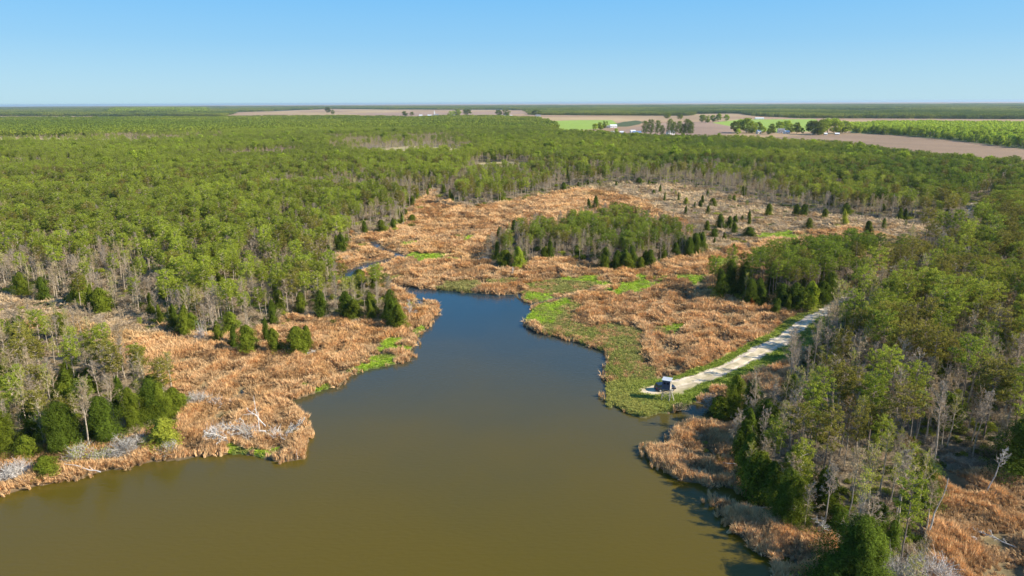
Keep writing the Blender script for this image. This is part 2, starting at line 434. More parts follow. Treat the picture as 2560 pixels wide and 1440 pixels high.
NT, NR = 760, 560
th_f = np.linspace(-math.radians(47), math.radians(47), NT)
th_b = np.linspace(math.radians(47), 2*math.pi-math.radians(47), 46)[1:-1]
th = np.concatenate([th_f, th_b])
rr = np.concatenate([[0.5, 15, 30, 45], 58*np.exp(np.linspace(0, math.log(1500/58.), NR)), 1500*np.exp(np.linspace(0, math.log(34000/1500.), 330))[1:]])
TH, RR = np.meshgrid(th, rr)
gx = (RR*np.sin(TH)).ravel(); gy = (RR*np.cos(TH)).ravel()
gL = region(gx, gy)
gsd = np.where(np.hypot(gx, gy) < 900, zonedist(gx, gy), 60)
gz = groundz(gx, gy, gL, gsd)
nt_, nr_ = len(th), len(rr)
i0 = (np.arange(nr_-1)[:, None]*nt_ + np.arange(nt_)[None, :])
i1 = (np.arange(nr_-1)[:, None]*nt_ + (np.arange(nt_)[None, :]+1) % nt_)
quads = np.stack([i0, i1, i1+nt_, i0+nt_], -1).reshape(-1, 4)[:, ::-1]
me = bpy.data.meshes.new('ground')
me.vertices.add(len(gx)); me.vertices.foreach_set('co', np.stack([gx, gy, gz], 1).ravel())
me.loops.add(quads.size); me.loops.foreach_set('vertex_index', quads.ravel().astype(np.int32))
me.polygons.add(len(quads)); me.polygons.foreach_set('loop_start', (np.arange(len(quads))*4).astype(np.int32))
me.update(calc_edges=True)
me.polygons.foreach_set('use_smooth', np.ones(len(quads), bool))
c = CT[gL].copy()
n1 = fbm(gx, gy, 30, 11); n2 = fbm(gx, gy, 5, 13); n3 = fbm(gx, gy, 350, 15)
rough_k = np.where(np.isin(gL, [F_MARSH, F_SCRUB, F_OLIVE, F_VERGE, F_MAIN, F_WL, F_WS]), 1.0, .35)
c *= (1+rough_k*((n1-.5)*.5+(n2-.5)*.5))[:, None]
lg = lumps(gx, gy)[:, None]; mm_ = gL == F_MARSH
c[mm_] = (np.array([.17, .13, .06])*(1-lg)+np.array([.56, .36, .19])*lg)[mm_]*(.8+.4*n2[mm_])[:, None]
far = np.isin(gL, [F_FIELD, F_PF, F_BF])
c[far] *= (1+(n3[far]-.5)*.5)[:, None]
# large fields differ in soil colour
row_ = .94+.12*vn((gx*.8+gy*.6)/28., (gy*.8-gx*.6)/600., 171)
c[far] *= row_[far][:, None]
patch = np.round(vn(np.floor(gx/430.), np.floor(gy/760.), 77), 1)
pk = gL == F_FIELD
c[pk] = c[pk]*(np.array([1.05, 1.05, .95])+(np.array([.85, .74, .78])-np.array([1.05, 1.05, .95]))*patch[pk][:, None])
mud = (gsd > -.5) & (gsd < 1.0)
c[mud] = c[mud]*.45 + np.array([.06, .045, .025])*.55
ca = me.color_attributes.new('soil', 'FLOAT_COLOR', 'POINT')
ca.data.foreach_set('color', np.concatenate([c, np.ones((len(c), 1))], 1).astype(np.float32).ravel())
gm, gnt, gb = mat('ground_cover')
at = gnt.nodes.new('ShaderNodeAttribute'); at.attribute_name = 'soil'
tcn = gnt.nodes.new('ShaderNodeTexCoord')
nz = gnt.nodes.new('ShaderNodeTexNoise'); nz.inputs['Scale'].default_value = .9; nz.inputs['Detail'].default_value = 6; nz.inputs['Roughness'].default_value = .7
gnt.links.new(tcn.outputs['Object'], nz.inputs['Vector'])
mr = gnt.nodes.new('ShaderNodeMapRange'); mr.inputs['From Min'].default_value = .3; mr.inputs['From Max'].default_value = .7; mr.inputs['To Min'].default_value = .72; mr.inputs['To Max'].default_value = 1.28
gnt.links.new(nz.outputs['Fac'], mr.inputs['Value'])
vm = gnt.nodes.new('ShaderNodeVectorMath'); vm.operation = 'SCALE'
gnt.links.new(at.outputs['Vector'], vm.inputs[0]); gnt.links.new(mr.outputs[0], vm.inputs['Scale'])
gnt.links.new(vm.outputs[0], gb.inputs['Base Color'])
bp = gnt.nodes.new('ShaderNodeBump'); bp.inputs['Strength'].default_value = .5; bp.inputs['Distance'].default_value = .4
gnt.links.new(nz.outputs['Fac'], bp.inputs['Height']); gnt.links.new(bp.outputs[0], gb.inputs['Normal'])
me.materials.append(gm)
tag(ob('ground', me), kind='structure')

# the gravel track: its own sheet, laid over the ground with tyre-worn relief
def sheet(name, P, m, res, dz, kind='structure'):
    x0, y0 = P.min(0); x1, y1 = P.max(0)
    nx = int((x1-x0)/res)+2; ny = int((y1-y0)/res)+2
    X, Y = np.meshgrid(x0+np.arange(nx)*res, y0+np.arange(ny)*res)
    wobx = X+(fbm(X, Y, 3, 21)-.5)*2.8; woby = Y+(fbm(X, Y, 3, 23)-.5)*2.8
    ins = inpoly(wobx.ravel(), woby.ravel(), P).reshape(X.shape)
    Z = groundz(X.ravel(), Y.ravel()).reshape(X.shape)
    keep = ins[:-1, :-1] & ins[1:, :-1] & ins[:-1, 1:] & ins[1:, 1:]
    ii, jj = np.nonzero(keep)
    f = np.stack([ii*nx+jj, ii*nx+jj+1, (ii+1)*nx+jj+1, (ii+1)*nx+jj], 1)
    us, inv = np.unique(f, return_inverse=True)
    V = np.stack([X.ravel()[us], Y.ravel()[us], Z.ravel()[us]+dz], 1)
    mid = gpoly([(1600, 982), (1660, 972), (1720, 958), (1800, 935), (1850, 913), (1900, 886), (1950, 859), (1985, 838), (2035, 803), (2080, 773), (2140, 737), (2226, 684), (2357, 603), (2430, 560)])
    off = edgedist(V[:, 0], V[:, 1], mid, False, 12)+(fbm(V[:, 0], V[:, 1], 9, 331, 2)-.5)*.9
    V[:, 2] -= .05*np.exp(-((off-.85)/.3)**2)
    me = bpy.data.meshes.new(name); me.from_pydata(V.tolist(), [], inv.reshape(-1, 4).tolist()); me.materials.append(m)
    a_ = me.attributes.new('off', 'FLOAT', 'POINT'); a_.data.foreach_set('value', off.astype(np.float32))
    return tag(ob(name, me), kind=kind)
m_gravel, nt, b = mat('pale_gravel', (.52, .43, .33))
tc = nt.nodes.new('ShaderNodeTexCoord')
na = nt.nodes.new('ShaderNodeTexNoise'); na.inputs['Scale'].default_value = .35; na.inputs['Detail'].default_value = 6
nb = nt.nodes.new('ShaderNodeTexNoise'); nb.inputs['Scale'].default_value = 6; nb.inputs['Detail'].default_value = 3
nt.links.new(tc.outputs['Object'], na.inputs[0]); nt.links.new(tc.outputs['Object'], nb.inputs[0])
rp = nt.nodes.new('ShaderNodeValToRGB'); rp.color_ramp.elements[0].position = .34; rp.color_ramp.elements[0].color = (.46, .38, .24, 1)
rp.color_ramp.elements[1].position = .58; rp.color_ramp.elements[1].color = (.80, .66, .48, 1)
nt.links.new(na.outputs['Fac'], rp.inputs[0])
mm = nt.nodes.new('ShaderNodeMapRange'); mm.inputs['To Min'].default_value = .75; mm.inputs['To Max'].default_value = 1.25
nt.links.new(nb.outputs['Fac'], mm.inputs[0])
ao = nt.nodes.new('ShaderNodeAttribute'); ao.attribute_name = 'off'
an_ = nt.nodes.new('ShaderNodeMath'); an_.operation = 'MULTIPLY_ADD'; an_.inputs[1].default_value = .9; nt.links.new(nb.outputs['Fac'], an_.inputs[0]); nt.links.new(ao.outputs['Fac'], an_.inputs[2])
ad2 = nt.nodes.new('ShaderNodeMath'); ad2.operation = 'MULTIPLY_ADD'; ad2.inputs[1].default_value = .9; nt.links.new(na.outputs['Fac'], ad2.inputs[0]); nt.links.new(an_.outputs[0], ad2.inputs[2])
ao2 = nt.nodes.new('ShaderNodeMath'); ao2.operation = 'MULTIPLY'; ao2.inputs[1].default_value = .2; nt.links.new(ad2.outputs[0], ao2.inputs[0])
rk = nt.nodes.new('ShaderNodeValToRGB'); rk.color_ramp.elements[0].position = .19; rk.color_ramp.elements[0].color = (.82, .81, .70, 1); rk.color_ramp.elements[1].position = .9; rk.color_ramp.elements[1].color = (.50, .52, .35, 1)
for p_, v_ in ((.24, (1.0, .98, .95, 1)), (.42, (1, .98, .95, 1)), (.50, (.78, .76, .68, 1)), (.62, (.86, .84, .76, 1))):
    e_ = rk.color_ramp.elements.new(p_); e_.color = v_
nt.links.new(ao2.outputs[0], rk.inputs[0])
mu = nt.nodes.new('ShaderNodeVectorMath'); mu.operation = 'MULTIPLY'; nt.links.new(rp.outputs[0], mu.inputs[0]); nt.links.new(rk.outputs[0], mu.inputs[1])
vs = nt.nodes.new('ShaderNodeVectorMath'); vs.operation = 'SCALE'; nt.links.new(mu.outputs[0], vs.inputs[0]); nt.links.new(mm.outputs[0], vs.inputs['Scale'])
nt.links.new(vs.outputs[0], b.inputs['Base Color'])
sheet('gravel_track', TRACK, m_gravel, .5, .06)
sheet('gravel_track', TRACK2, m_gravel, .9, .06)

# ------------------------------------------------------------------ water
m_water, nt, b = mat('river_water', (.075, .062, .022), .07)
b.inputs['IOR'].default_value = 1.36
b.inputs['Specular IOR Level'].default_value = .5
tc = nt.nodes.new('ShaderNodeTexCoord')
n1_ = nt.nodes.new('ShaderNodeTexNoise'); n1_.inputs['Scale'].default_value = .018; n1_.inputs['Detail'].default_value = 5
nt.links.new(tc.outputs['Object'], n1_.inputs[0])
rp = nt.nodes.new('ShaderNodeValToRGB'); rp.color_ramp.elements[0].position = .35; rp.color_ramp.elements[0].color = (.104, .074, .006, 1)
rp.color_ramp.elements[1].position = .68; rp.color_ramp.elements[1].color = (.094, .070, .005, 1)
nt.links.new(n1_.outputs['Fac'], rp.inputs[0])
# muddy brown below; upstream the blue sky reflection is painted into the base colour
sy_ = nt.nodes.new('ShaderNodeSeparateXYZ'); nt.links.new(tc.outputs['Object'], sy_.inputs[0])
ad_ = nt.nodes.new('ShaderNodeMath'); ad_.operation = 'MULTIPLY_ADD'; ad_.inputs[1].default_value = 70; nt.links.new(n1_.outputs['Fac'], ad_.inputs[0]); nt.links.new(sy_.outputs['Y'], ad_.inputs[2])
my_ = nt.nodes.new('ShaderNodeMapRange'); my_.inputs['From Min'].default_value = 115; my_.inputs['From Max'].default_value = 270; my_.interpolation_type = 'SMOOTHSTEP'
nt.links.new(ad_.outputs[0], my_.inputs[0])
sp_ = nt.nodes.new('ShaderNodeMapRange'); sp_.inputs['To Min'].default_value = .30; sp_.inputs['To Max'].default_value = .55; nt.links.new(my_.outputs[0], sp_.inputs[0]); nt.links.new(sp_.outputs[0], b.inputs['Specular IOR Level'])
mxw = nt.nodes.new('ShaderNodeMix'); mxw.data_type = 'RGBA'; mxw.inputs[7].default_value = (.014, .038, .052, 1)
nt.links.new(my_.outputs[0], mxw.inputs[0]); nt.links.new(rp.outputs[0], mxw.inputs[6]); nt.links.new(mxw.outputs[2], b.inputs['Base Color'])
mr_ = nt.nodes.new('ShaderNodeMapping'); mr_.inputs['Scale'].default_value = (.012, .045, 1); mr_.inputs['Rotation'].default_value = (0, 0, .5)
nr2 = nt.nodes.new('ShaderNodeTexNoise'); nr2.inputs['Scale'].default_value = 1; nr2.inputs['Detail'].default_value = 6; nt.links.new(tc.outputs['Object'], mr_.inputs[0]); nt.links.new(mr_.outputs[0], nr2.inputs[0])
rr2 = nt.nodes.new('ShaderNodeMapRange'); rr2.inputs['From Min'].default_value = .35; rr2.inputs['From Max'].default_value = .65; rr2.inputs['To Min'].default_value = .03; rr2.inputs['To Max'].default_value = .17
nt.links.new(nr2.outputs['Fac'], rr2.inputs[0]); nt.links.new(rr2.outputs[0], b.inputs['Roughness'])
mp = nt.nodes.new('ShaderNodeMapping'); mp.inputs['Scale'].default_value = (.9, 2.2, 1)
nt.links.new(tc.outputs['Object'], mp.inputs[0])
n2_ = nt.nodes.new('ShaderNodeTexNoise'); n2_.inputs['Scale'].default_value = .8; n2_.inputs['Detail'].default_value = 4
nt.links.new(mp.outputs[0], n2_.inputs[0])
bp = nt.nodes.new('ShaderNodeBump'); bp.inputs['Strength'].default_value = .6; bp.inputs['Distance'].default_value = .08
nt.links.new(n2_.outputs['Fac'], bp.inputs['Height']); nt.links.new(bp.outputs[0], b.inputs['Normal'])
w = MB(); w.add([(-4000, -4000, 0), (4000, -4000, 0), (4000, 640, 0), (-4000, 640, 0)], [(0, 1, 2, 3)])
tag(ob('river_water', w.mesh('river_water', m_water)), kind='structure')

# ------------------------------------------------------------------ haze
hz = MB(); hz.box((0, 0, 32.5), (72000, 72000, 79))
mh = bpy.data.materials.new('thin_haze'); mh.use_nodes = True; mh.node_tree.nodes.clear()
ho = mh.node_tree.nodes.new('ShaderNodeOutputMaterial'); hv = mh.node_tree.nodes.new('ShaderNodeVolumePrincipled')
hv.inputs['Color'].default_value = (.60, .77, .92, 1); hv.inputs['Density'].default_value = 3.6e-5; hv.inputs['Anisotropy'].default_value = .2
mh.node_tree.links.new(hv.outputs[0], ho.inputs['Volume'])
tag(ob('haze', hz.mesh('haze', mh)), kind='stuff')

# ------------------------------------------------------------------ plant prototypes
def pine(seed, Ht=16.0, frac=.42, rad=3.0, dens_=1.0, deadlimbs=8):
    r = random.Random(seed)
    T = MB(); Cn = MB()
    pts = []; x = y = 0
    for i in range(8):
        t = i/7
        pts.append((x, y, Ht*.97*t)); x += r.uniform(-.12, .12); y += r.uniform(-.12, .12)
    rad0 = .17*Ht/16
    T.tube(pts, [rad0*(1-.8*(i/7)) for i in range(8)], 6)
    def tp(z):
        k = min(max(z/(Ht*.97)*7, 0), 6.999); i = int(k); f = k-i
        return np.array(pts[i])*(1-f)+np.array(pts[i+1])*f
    for i in range(deadlimbs):
        z = Ht*r.uniform(.2, 1-frac); a = r.uniform(0, 6.28); L = r.uniform(.5, 1.6)
        p = tp(z); T.seg(p, p+np.array([math.cos(a)*L, math.sin(a)*L, r.uniform(-.2, .4)]), .035, .015, 3)
    z0 = Ht*(1-frac)
    nl = int(26*frac/.42)
    cs = []; ns = []
    for i in range(nl):
        t = (i+.5)/nl; z = z0+(Ht-z0)*t*.97
        a = i*2.4+r.uniform(-.5, .5)
        prof = max(.42, (1-abs(2*t-.75)**2.2*.45) if t < .8 else .8-(t-.8)*1.9)
        L = rad*prof*r.uniform(.75, 1.12)
        rise = L*(.12+.35*t)
        p = tp(z); e = p+np.array([math.cos(a)*L, math.sin(a)*L, rise])
        T.seg(p, e, .06, .02, 3)
        nc = max(2, int(4.2*L/rad*dens_+.5))
        for j in range(nc):
            f = 1-(j/nc)*.75
            c0 = p*(1-f)+e*f+np.array([r.gauss(0, .28), r.gauss(0, .28), r.gauss(.1, .18)])*rad/3
            k = 30
            off = rng.normal(size=(k, 3)); off /= np.linalg.norm(off, axis=1, keepdims=True)
            off *= rng.uniform(.5, 1, (k, 1))*np.array([.62, .62, .42])*rad/3*r.uniform(.8, 1.25)
            cs.append(c0+off); ns.append(off+rng.normal(size=(k, 3))*.28+np.array([0, 0, .18]))
    top = tp(Ht*.96)
    off = rng.normal(size=(24, 3))*np.array([.4, .4, .5]); cs.append(top+off); ns.append(off+rng.normal(size=(24, 3))*.3)
    cs = np.concatenate(cs); ns = np.concatenate(ns)
    Cn.leaves(cs, ns, .30*rad/3, asp=.6)
    return T, Cn

def cedar(seed, Ht=7.0, rad=2.0, conic=.5, n=4600, lf=.23, lobe=1.25):
    r = random.Random(seed)
    T = MB(); Cn = MB()
    T.tube([(0, 0, 0), (.03, .02, Ht*.5), (0, 0, Ht*.9)], [.14, .09, .02], 5)
    t = rng.uniform(.03, 1, n)**.9; a = rng.uniform(0, 2*math.pi, n)
    prof = (1-t)**(conic)*np.minimum(1, (t/.14+.35))
    ph = [r.uniform(0, 6) for _ in range(4)]
    lob = 1+lobe*(.16*np.sin(3*a+ph[0]+5*t)+.13*np.sin(5*a+ph[1]-9*t)+.12*np.sin(2*a+ph[2]+14*t)+.07*np.sin(9*a+ph[3]+23*t))
    rr_ = rad*prof*lob*rng.uniform(.62, 1.03, n)
    c = np.stack([rr_*np.cos(a), rr_*np.sin(a), Ht*t+rng.normal(0, .12, n)], 1)
    nr = np.stack([np.cos(a), np.sin(a), .35+.5*t], 1)+rng.normal(size=(n, 3))*.35
    Cn.leaves(c, nr, lf*rad/2, asp=.6)
    n2 = 260; t = rng.uniform(.08, .8, n2); a = rng.uniform(0, 6.28, n2)
    rr_ = rad*(1-t)**conic*.45
    Cn.leaves(np.stack([rr_*np.cos(a), rr_*np.sin(a), Ht*t], 1), np.stack([np.cos(a), np.sin(a), .1+0*a], 1), .8*rad/2, asp=.9)
    return T, Cn

def leafy(seed, Ht=14.0, rad=5.5, trunkh=.2):
    r = random.Random(seed)
    T = MB(); Cn = MB()
    T.tube([(0, 0, 0), (.1, 0, Ht*.3), (0, .1, Ht*.7)], [.28, .22, .06], 6)
    cs = []; ns = []
    for i in range(34):
        a = r.uniform(0, 6.28); t = r.random(); z = Ht*(trunkh+(.93-trunkh)*t)
        pr = math.sin(math.pi*(.12+.8*t))**.6; d = rad*.72*pr*math.sqrt(r.random())
        cc = np.array([math.cos(a)*d, math.sin(a)*d, z]); br = rad*r.uniform(.2, .36)
        if i % 3 == 0: T.seg((0, 0, z*.6), cc, .07, .02, 3)
        k = 75
        off = rng.normal(size=(k, 3)); off /= np.linalg.norm(off, axis=1, keepdims=True); off *= rng.uniform(.7, 1.05, (k, 1))*br*np.array([1, 1, .8])
        cs.append(cc+off); ns.append(off/br+rng.normal(size=(k, 3))*.4)
    Cn.leaves(np.concatenate(cs), np.concatenate(ns), .66*rad/5.5, asp=.8)
    return T, Cn

def bare(seed, Ht=14.0, start=.45, spread=.34, nl=15, twig=.03, buds=420, lean=0.0, budsize=.16):
    """leafless tree: (trunk and boughs, twigs, buds)"""
    r = random.Random(seed)
    T = MB(); Tw = MB(); bud = []
    pts = [np.zeros(3)]
    for i in range(7):
        pts.append(pts[-1]+np.array([r.uniform(-.18, .18)+lean*Ht/7, r.uniform(-.18, .18), Ht*.93/7]))
    T.tube(pts, [.16*Ht/14*(1-.85*i/7)+.02 for i in range(8)], 6)
    for i in range(nl):
        f = start+(1-start)*(i/nl)**.85; k = min(f*7, 6.99); j = int(k)
        p = pts[j]*(1-(k-j))+pts[j+1]*(k-j)
        a = i*2.4+r.uniform(-.5, .5); L = Ht*spread*(1.05-.72*(f-start)/(1-start))*r.uniform(.6, 1.1)
        up = r.uniform(.7, 1.5)
        d = np.array([math.cos(a), math.sin(a), up]); d /= np.linalg.norm(d)
        q = p
        dd = d.copy()
        for s_ in range(3):
            q2 = q+dd*L/3
            T.seg(q, q2, .05*(1-.28*s_), .05*(1-.28*(s_+1)), 3)
            for m_ in range(3):
                ff = r.random(); b0 = q+(q2-q)*ff
                e = dd*.6+np.array([r.gauss(0, .55), r.gauss(0, .55), r.gauss(.15, .35)]); e /= np.linalg.norm(e)
                l2 = L*r.uniform(.22, .42)*(1-.15*s_); b1 = b0+e*l2
                Tw.seg(b0, b1, twig*.9, twig*.5, 3)
                for w_ in range(4):
                    c0 = b0+(b1-b0)*r.uniform(.25, 1)
                    g = e*.6+np.array([r.gauss(0, .5), r.gauss(0, .5), r.gauss(.2, .3)]); g /= np.linalg.norm(g)
                    c1 = c0+g*l2*r.uniform(.4, .75)
                    Tw.seg(c0, c1, twig*.7, twig*.35, 2)
                    bud.append(c1); bud.append(c0*.5+c1*.5)
            q = q2; dd = dd+np.array([r.gauss(0, .12), r.gauss(0, .12), .12]); dd /= np.linalg.norm(dd)
    B = MB()
    if buds:
        bd = np.array(bud); bd = bd[rng.permutation(len(bd))[:buds]]
        if buds > len(bd): bd = np.concatenate([bd, bd+rng.normal(0, .2, bd.shape)])[:buds]
        B.leaves(bd+rng.normal(0, .12, bd.shape), rng.normal(size=bd.shape)+np.array([0, 0, .3]), budsize, asp=.7)
    return T, Tw, B

def brush(seed, rad=2.2, hh=2.4, n=46, flat=1.0, thick=.04):
    """twiggy bush: many stems arching out of one foot"""
    r = random.Random(seed); T = MB(); Tw = MB(); ends = []
    for i in range(n):
        a = r.uniform(0, 6.28); e = r.uniform(.15, 1.25)
        L = r.uniform(.6, 1.05)
        d = np.array([math.cos(a)*math.cos(e)*rad, math.sin(a)*math.cos(e)*rad, math.sin(e)*hh])
        p = np.array([r.gauss(0, .25), r.gauss(0, .25), 0]); m_ = p+d*.55*L+np.array([0, 0, .25*hh*.5]); q = p+d*L
        T.seg(p, m_, thick, thick*.7, 3); T.seg(m_, q, thick*.7, thick*.3, 3)
        for k in range(7):
            f = r.uniform(.2, 1); b0 = m_*(1-f)+q*f if r.random() < .6 else p*(1-f)+m_*f
            g = np.array([r.gauss(0, .5), r.gauss(0, .5), r.gauss(.4, .4)])*rad*.33
            Tw.seg(b0, b0+g, thick*.6, thick*.25, 2); ends.append(b0+g)
    return T, Tw, np.array(ends)

def bushy(seed, rad=1.6, hh=1.8, n=520, leaf=.22):
    r = random.Random(seed); Cn = MB()
    cs = []; ns = []
    for i in range(9):
        a = r.uniform(0, 6.28); d = rad*.6*math.sqrt(r.random())
        c0 = np.array([math.cos(a)*d, math.sin(a)*d, hh*r.uniform(.3, .68)]); br = rad*r.uniform(.32, .5); k = n//9
        off = rng.normal(size=(k, 3)); off /= np.linalg.norm(off, axis=1, keepdims=True); off *= rng.uniform(.65, 1.05, (k, 1))*br*np.array([1, 1, .8*hh/rad])
        cs.append(c0+off); ns.append(off+rng.normal(size=(k, 3))*.3)
    cs = np.concatenate(cs); cs[:, 2] = np.maximum(cs[:, 2], .05)
    Cn.leaves(cs, np.concatenate(ns), leaf, asp=.65)
    return Cn

def tuft(seed, n=26, hh=1.5, rad=.55, wdt=.075, droop=.6):
    r = random.Random(seed); B = MB()
    for i in range(n):
        a = r.uniform(0, 6.28); d = rad*math.sqrt(r.random())*.7
        p = np.array([math.cos(a)*d, math.sin(a)*d, -.1]); b_ = a+r.gauss(0, .8); h_ = hh*r.uniform(.55, 1.1)
        l = droop*r.uniform(.3, 1.2)*rad
        m_ = p+np.array([math.cos(b_)*l*.35, math.sin(b_)*l*.35, h_*.62]); q = p+np.array([math.cos(b_)*l*1.3, math.sin(b_)*l*1.3, h_])
        k = np.array([-math.sin(b_+r.gauss(0, .9)), math.cos(b_), 0]); w_ = wdt*r.uniform(.6, 1.3)
        B.add([p-k*w_, p+k*w_, m_+k*w_*.9, m_-k*w_*.9, q], [(0, 1, 2, 3), (3, 2, 4)])
    return B

PROTO = {}
PINE = []
for i in range(6):
    T, Cn = pine(100+i, 16, [.40, .46, .36, .5, .42, .34][i], [3.0, 2.8, 3.2, 2.7, 3.3, 2.6][i], [1, 1.1, .9, 1.1, 1, .85][i])
    PINE.append((T.mesh('pine_trunk', M_BARK), Cn.mesh('pine_crown', M_LEAF), T, Cn))
SPINE = []      # slender planted pines, crowns small and deep
for i in range(4):
    T, Cn = pine(130+i, 12, [.42, .46, .38, .5][i], [2.7, 2.6, 2.8, 2.5][i], 1.15, 3)
    SPINE.append((T.mesh('pine_trunk', M_GREY), Cn.mesh('pine_crown', M_LEAF), T, Cn))
for i in range(2):      # old open-grown pines, crowned nearly to the ground
    T, Cn = pine(150+i, 12, .82, 2.5, 1.5, 2)
    SPINE.append((T.mesh('pine_trunk', M_BARK), Cn.mesh('pine_crown', M_LEAF), T, Cn))
BARE = []
for i in range(6):
    T, Tw, B = bare(200+i, 14, [.42, .5, .36, .55, .45, .3][i], [.27, .22, .3, .2, .25, .33][i], 15, .034, [1000, 1400, 800, 1200, 1600, 900][i], budsize=.15)
    Cn = MB(); Cn.merge(Tw, 0); Cn.merge(B, 1)
    BARE.append((T.mesh('bare_trunk', M_GREY), Cn.mesh('bare_crown', [M_TWIG, M_LEAF]), T, Cn))
CEDAR = []
for i in range(5):
    T, Cn = cedar(300+i, 7, [2.3, 2.0, 2.6, 2.2, 1.75][i], [.42, .55, .36, .45, .6][i])
    CEDAR.append((T.mesh('cedar_trunk', M_BARK), Cn.mesh('cedar_crown', M_LEAF), T, Cn))
for i in range(3):      # grown dense ones
    T, Cn = cedar(320+i, 7, [2.2, 2.5, 2.0][i], [.40, .36, .48][i], 13000, .105, 1.7)
    CEDAR.append((T.mesh('cedar_trunk', M_BARK), Cn.mesh('cedar_crown', M_LEAF), T, Cn))
LEAFY = []
for i in range(4):
    T, Cn = leafy(400+i, 14, [5.5, 5, 6, 4.6][i], [.18, .1, .15, .2][i])
    LEAFY.append((T.mesh('hardwood_trunk', M_GREY), Cn.mesh('hardwood_crown', M_LEAF), T, Cn))
GBUSH = []; TBUSH = []
for i in range(3):
    Cn = bushy(500+i); GBUSH.append(Cn)
    T, Tw, e = brush(520+i); Tm = MB(); Tm.merge(T); Tm.merge(Tw); TBUSH.append((T, Tw, Tm))
TUFT = [tuft(600+i, 26, [1.5, 1.3, 1.7, 1.4][i], [.6, .75, .5, .65][i], .075, [.7, 1.2, .5, .9][i]) for i in range(4)]
GRASS = [tuft(620+i, 22, .5, .6, .06, .8) for i in range(2)]
# clump of far treetops, 40 m across
def clump(seed, leafyness=0):
    r = random.Random(seed); Cn = MB()
    cs = []; ns = []
    for i in range(44):
        x = (i % 7-3)*6+r.uniform(-2.4, 2.4); y = (i//7-3)*6+r.uniform(-2.4, 2.4)
        h_ = r.uniform(11.5, 15.5); br = r.uniform(2.2, 3.4)
        k = 26
        off = rng.normal(size=(k, 3)); off[:, 2] = np.abs(off[:, 2])-.35; off /= np.linalg.norm(off, axis=1, keepdims=True); off *= br*np.array([1, 1, 1.1])
        cs.append(np.array([x, y, h_-br])+off); ns.append(off+rng.normal(size=(k, 3))*.5)
        k = 8
        cs.append(np.stack([x+rng.normal(0, .8, k), y+rng.normal(0, .8, k), rng.uniform(1, h_-br, k)], 1)); ns.append(rng.normal(size=(k, 3))*np.array([1, 1, .1]))
    Cn.leaves(np.concatenate(cs), np.concatenate(ns), 2.1, asp=.85)
    return Cn
CLUMP = [clump(700+i) for i in range(3)]

def pcoll(name, meshes):
    c_ = bpy.data.collections.new(name)
    for i, m_ in enumerate(meshes):
        o = bpy.data.objects.new('%s_%02d' % (name, i), m_); c_.objects.link(o)
    return c_

def scatter(name, coll, P, S, Rt, tint, idx, label=None, group=None):
    n = len(P)
    me = bpy.data.meshes.new(name)
    me.vertices.add(n); me.vertices.foreach_set('co', np.ascontiguousarray(P, dtype=np.float32).ravel())
    for nm, ty, dat in (('siz', 'FLOAT_VECTOR', S), ('rot', 'FLOAT_VECTOR', Rt), ('tint', 'FLOAT_VECTOR', tint)):
        a_ = me.attributes.new(nm, ty, 'POINT'); a_.data.foreach_set('vector', np.ascontiguousarray(dat, dtype=np.float32).ravel())
    a_ = me.attributes.new('idx', 'INT', 'POINT'); a_.data.foreach_set('value', np.ascontiguousarray(idx, dtype=np.int32))
    me.update()
    o = ob(name, me)
    ng = bpy.data.node_groups.new(name, 'GeometryNodeTree')
    ng.interface.new_socket(name='Geometry', in_out='INPUT', socket_type='NodeSocketGeometry')
    ng.interface.new_socket(name='Geometry', in_out='OUTPUT', socket_type='NodeSocketGeometry')
    N = ng.nodes; Lk = ng.links
    gi = N.new('NodeGroupInput'); go = N.new('NodeGroupOutput')
    ip = N.new('GeometryNodeInstanceOnPoints'); ci = N.new('GeometryNodeCollectionInfo')
    ci.inputs['Collection'].default_value = coll
    ci.inputs['Separate Children'].default_value = True; ci.inputs['Reset Children'].default_value = True
    def na_(nm, ty):
        q = N.new('GeometryNodeInputNamedAttribute'); q.data_type = ty; q.inputs['Name'].default_value = nm; return q
    a1 = na_('siz', 'FLOAT_VECTOR'); a2 = na_('rot', 'FLOAT_VECTOR'); a3 = na_('idx', 'INT')
    er = N.new('FunctionNodeEulerToRotation')
    Lk.new(gi.outputs[0], ip.inputs['Points']); Lk.new(ci.outputs[0], ip.inputs['Instance'])
    ip.inputs['Pick Instance'].default_value = True
    Lk.new(a3.outputs[0], ip.inputs['Instance Index']); Lk.new(a2.outputs[0], er.inputs[0]); Lk.new(er.outputs[0], ip.inputs['Rotation'])
    Lk.new(a1.outputs[0], ip.inputs['Scale']); Lk.new(ip.outputs[0], go.inputs[0])
    md = o.modifiers.new('scatter', 'NODES'); md.node_group = ng
    tag(o, label=label, kind='stuff', group=group)
    return o

def joined(T, Cn, m1, m2, twig=False):
    A = MB(); A.merge(T, 0)
    n = A.n
    for v in Cn.v: A.v.append(v)
    for q, mi in zip(Cn.f, Cn.m): A.f.append(tuple(i+n for i in q)); A.m.append(mi+1)
    A.n += Cn.n
    return A.mesh('plant', [m1]+m2)
PJ = pcoll('pine_kinds', [joined(t, c_, M_BARK, [M_LEAF]) for _, _, t, c_ in PINE]+[joined(t, c_, M_GREY, [M_LEAF]) for _, _, t, c_ in SPINE])
BJ = pcoll('bare_kinds', [joined(t, c_, M_GREY, [M_TWIG, M_LEAF]) for _, _, t, c_ in BARE])
CJ = pcoll('cedar_kinds', [joined(t, c_, M_BARK, [M_LEAF]) for _, _, t, c_ in CEDAR])
LJ = pcoll('leafy_kinds', [joined(t, c_, M_GREY, [M_LEAF]) for _, _, t, c_ in LEAFY])
UJ = pcoll('bush_kinds', [g.mesh('bush', M_LEAF) for g in GBUSH]+[t[2].mesh('twigs', M_TWIG) for t in TBUSH])
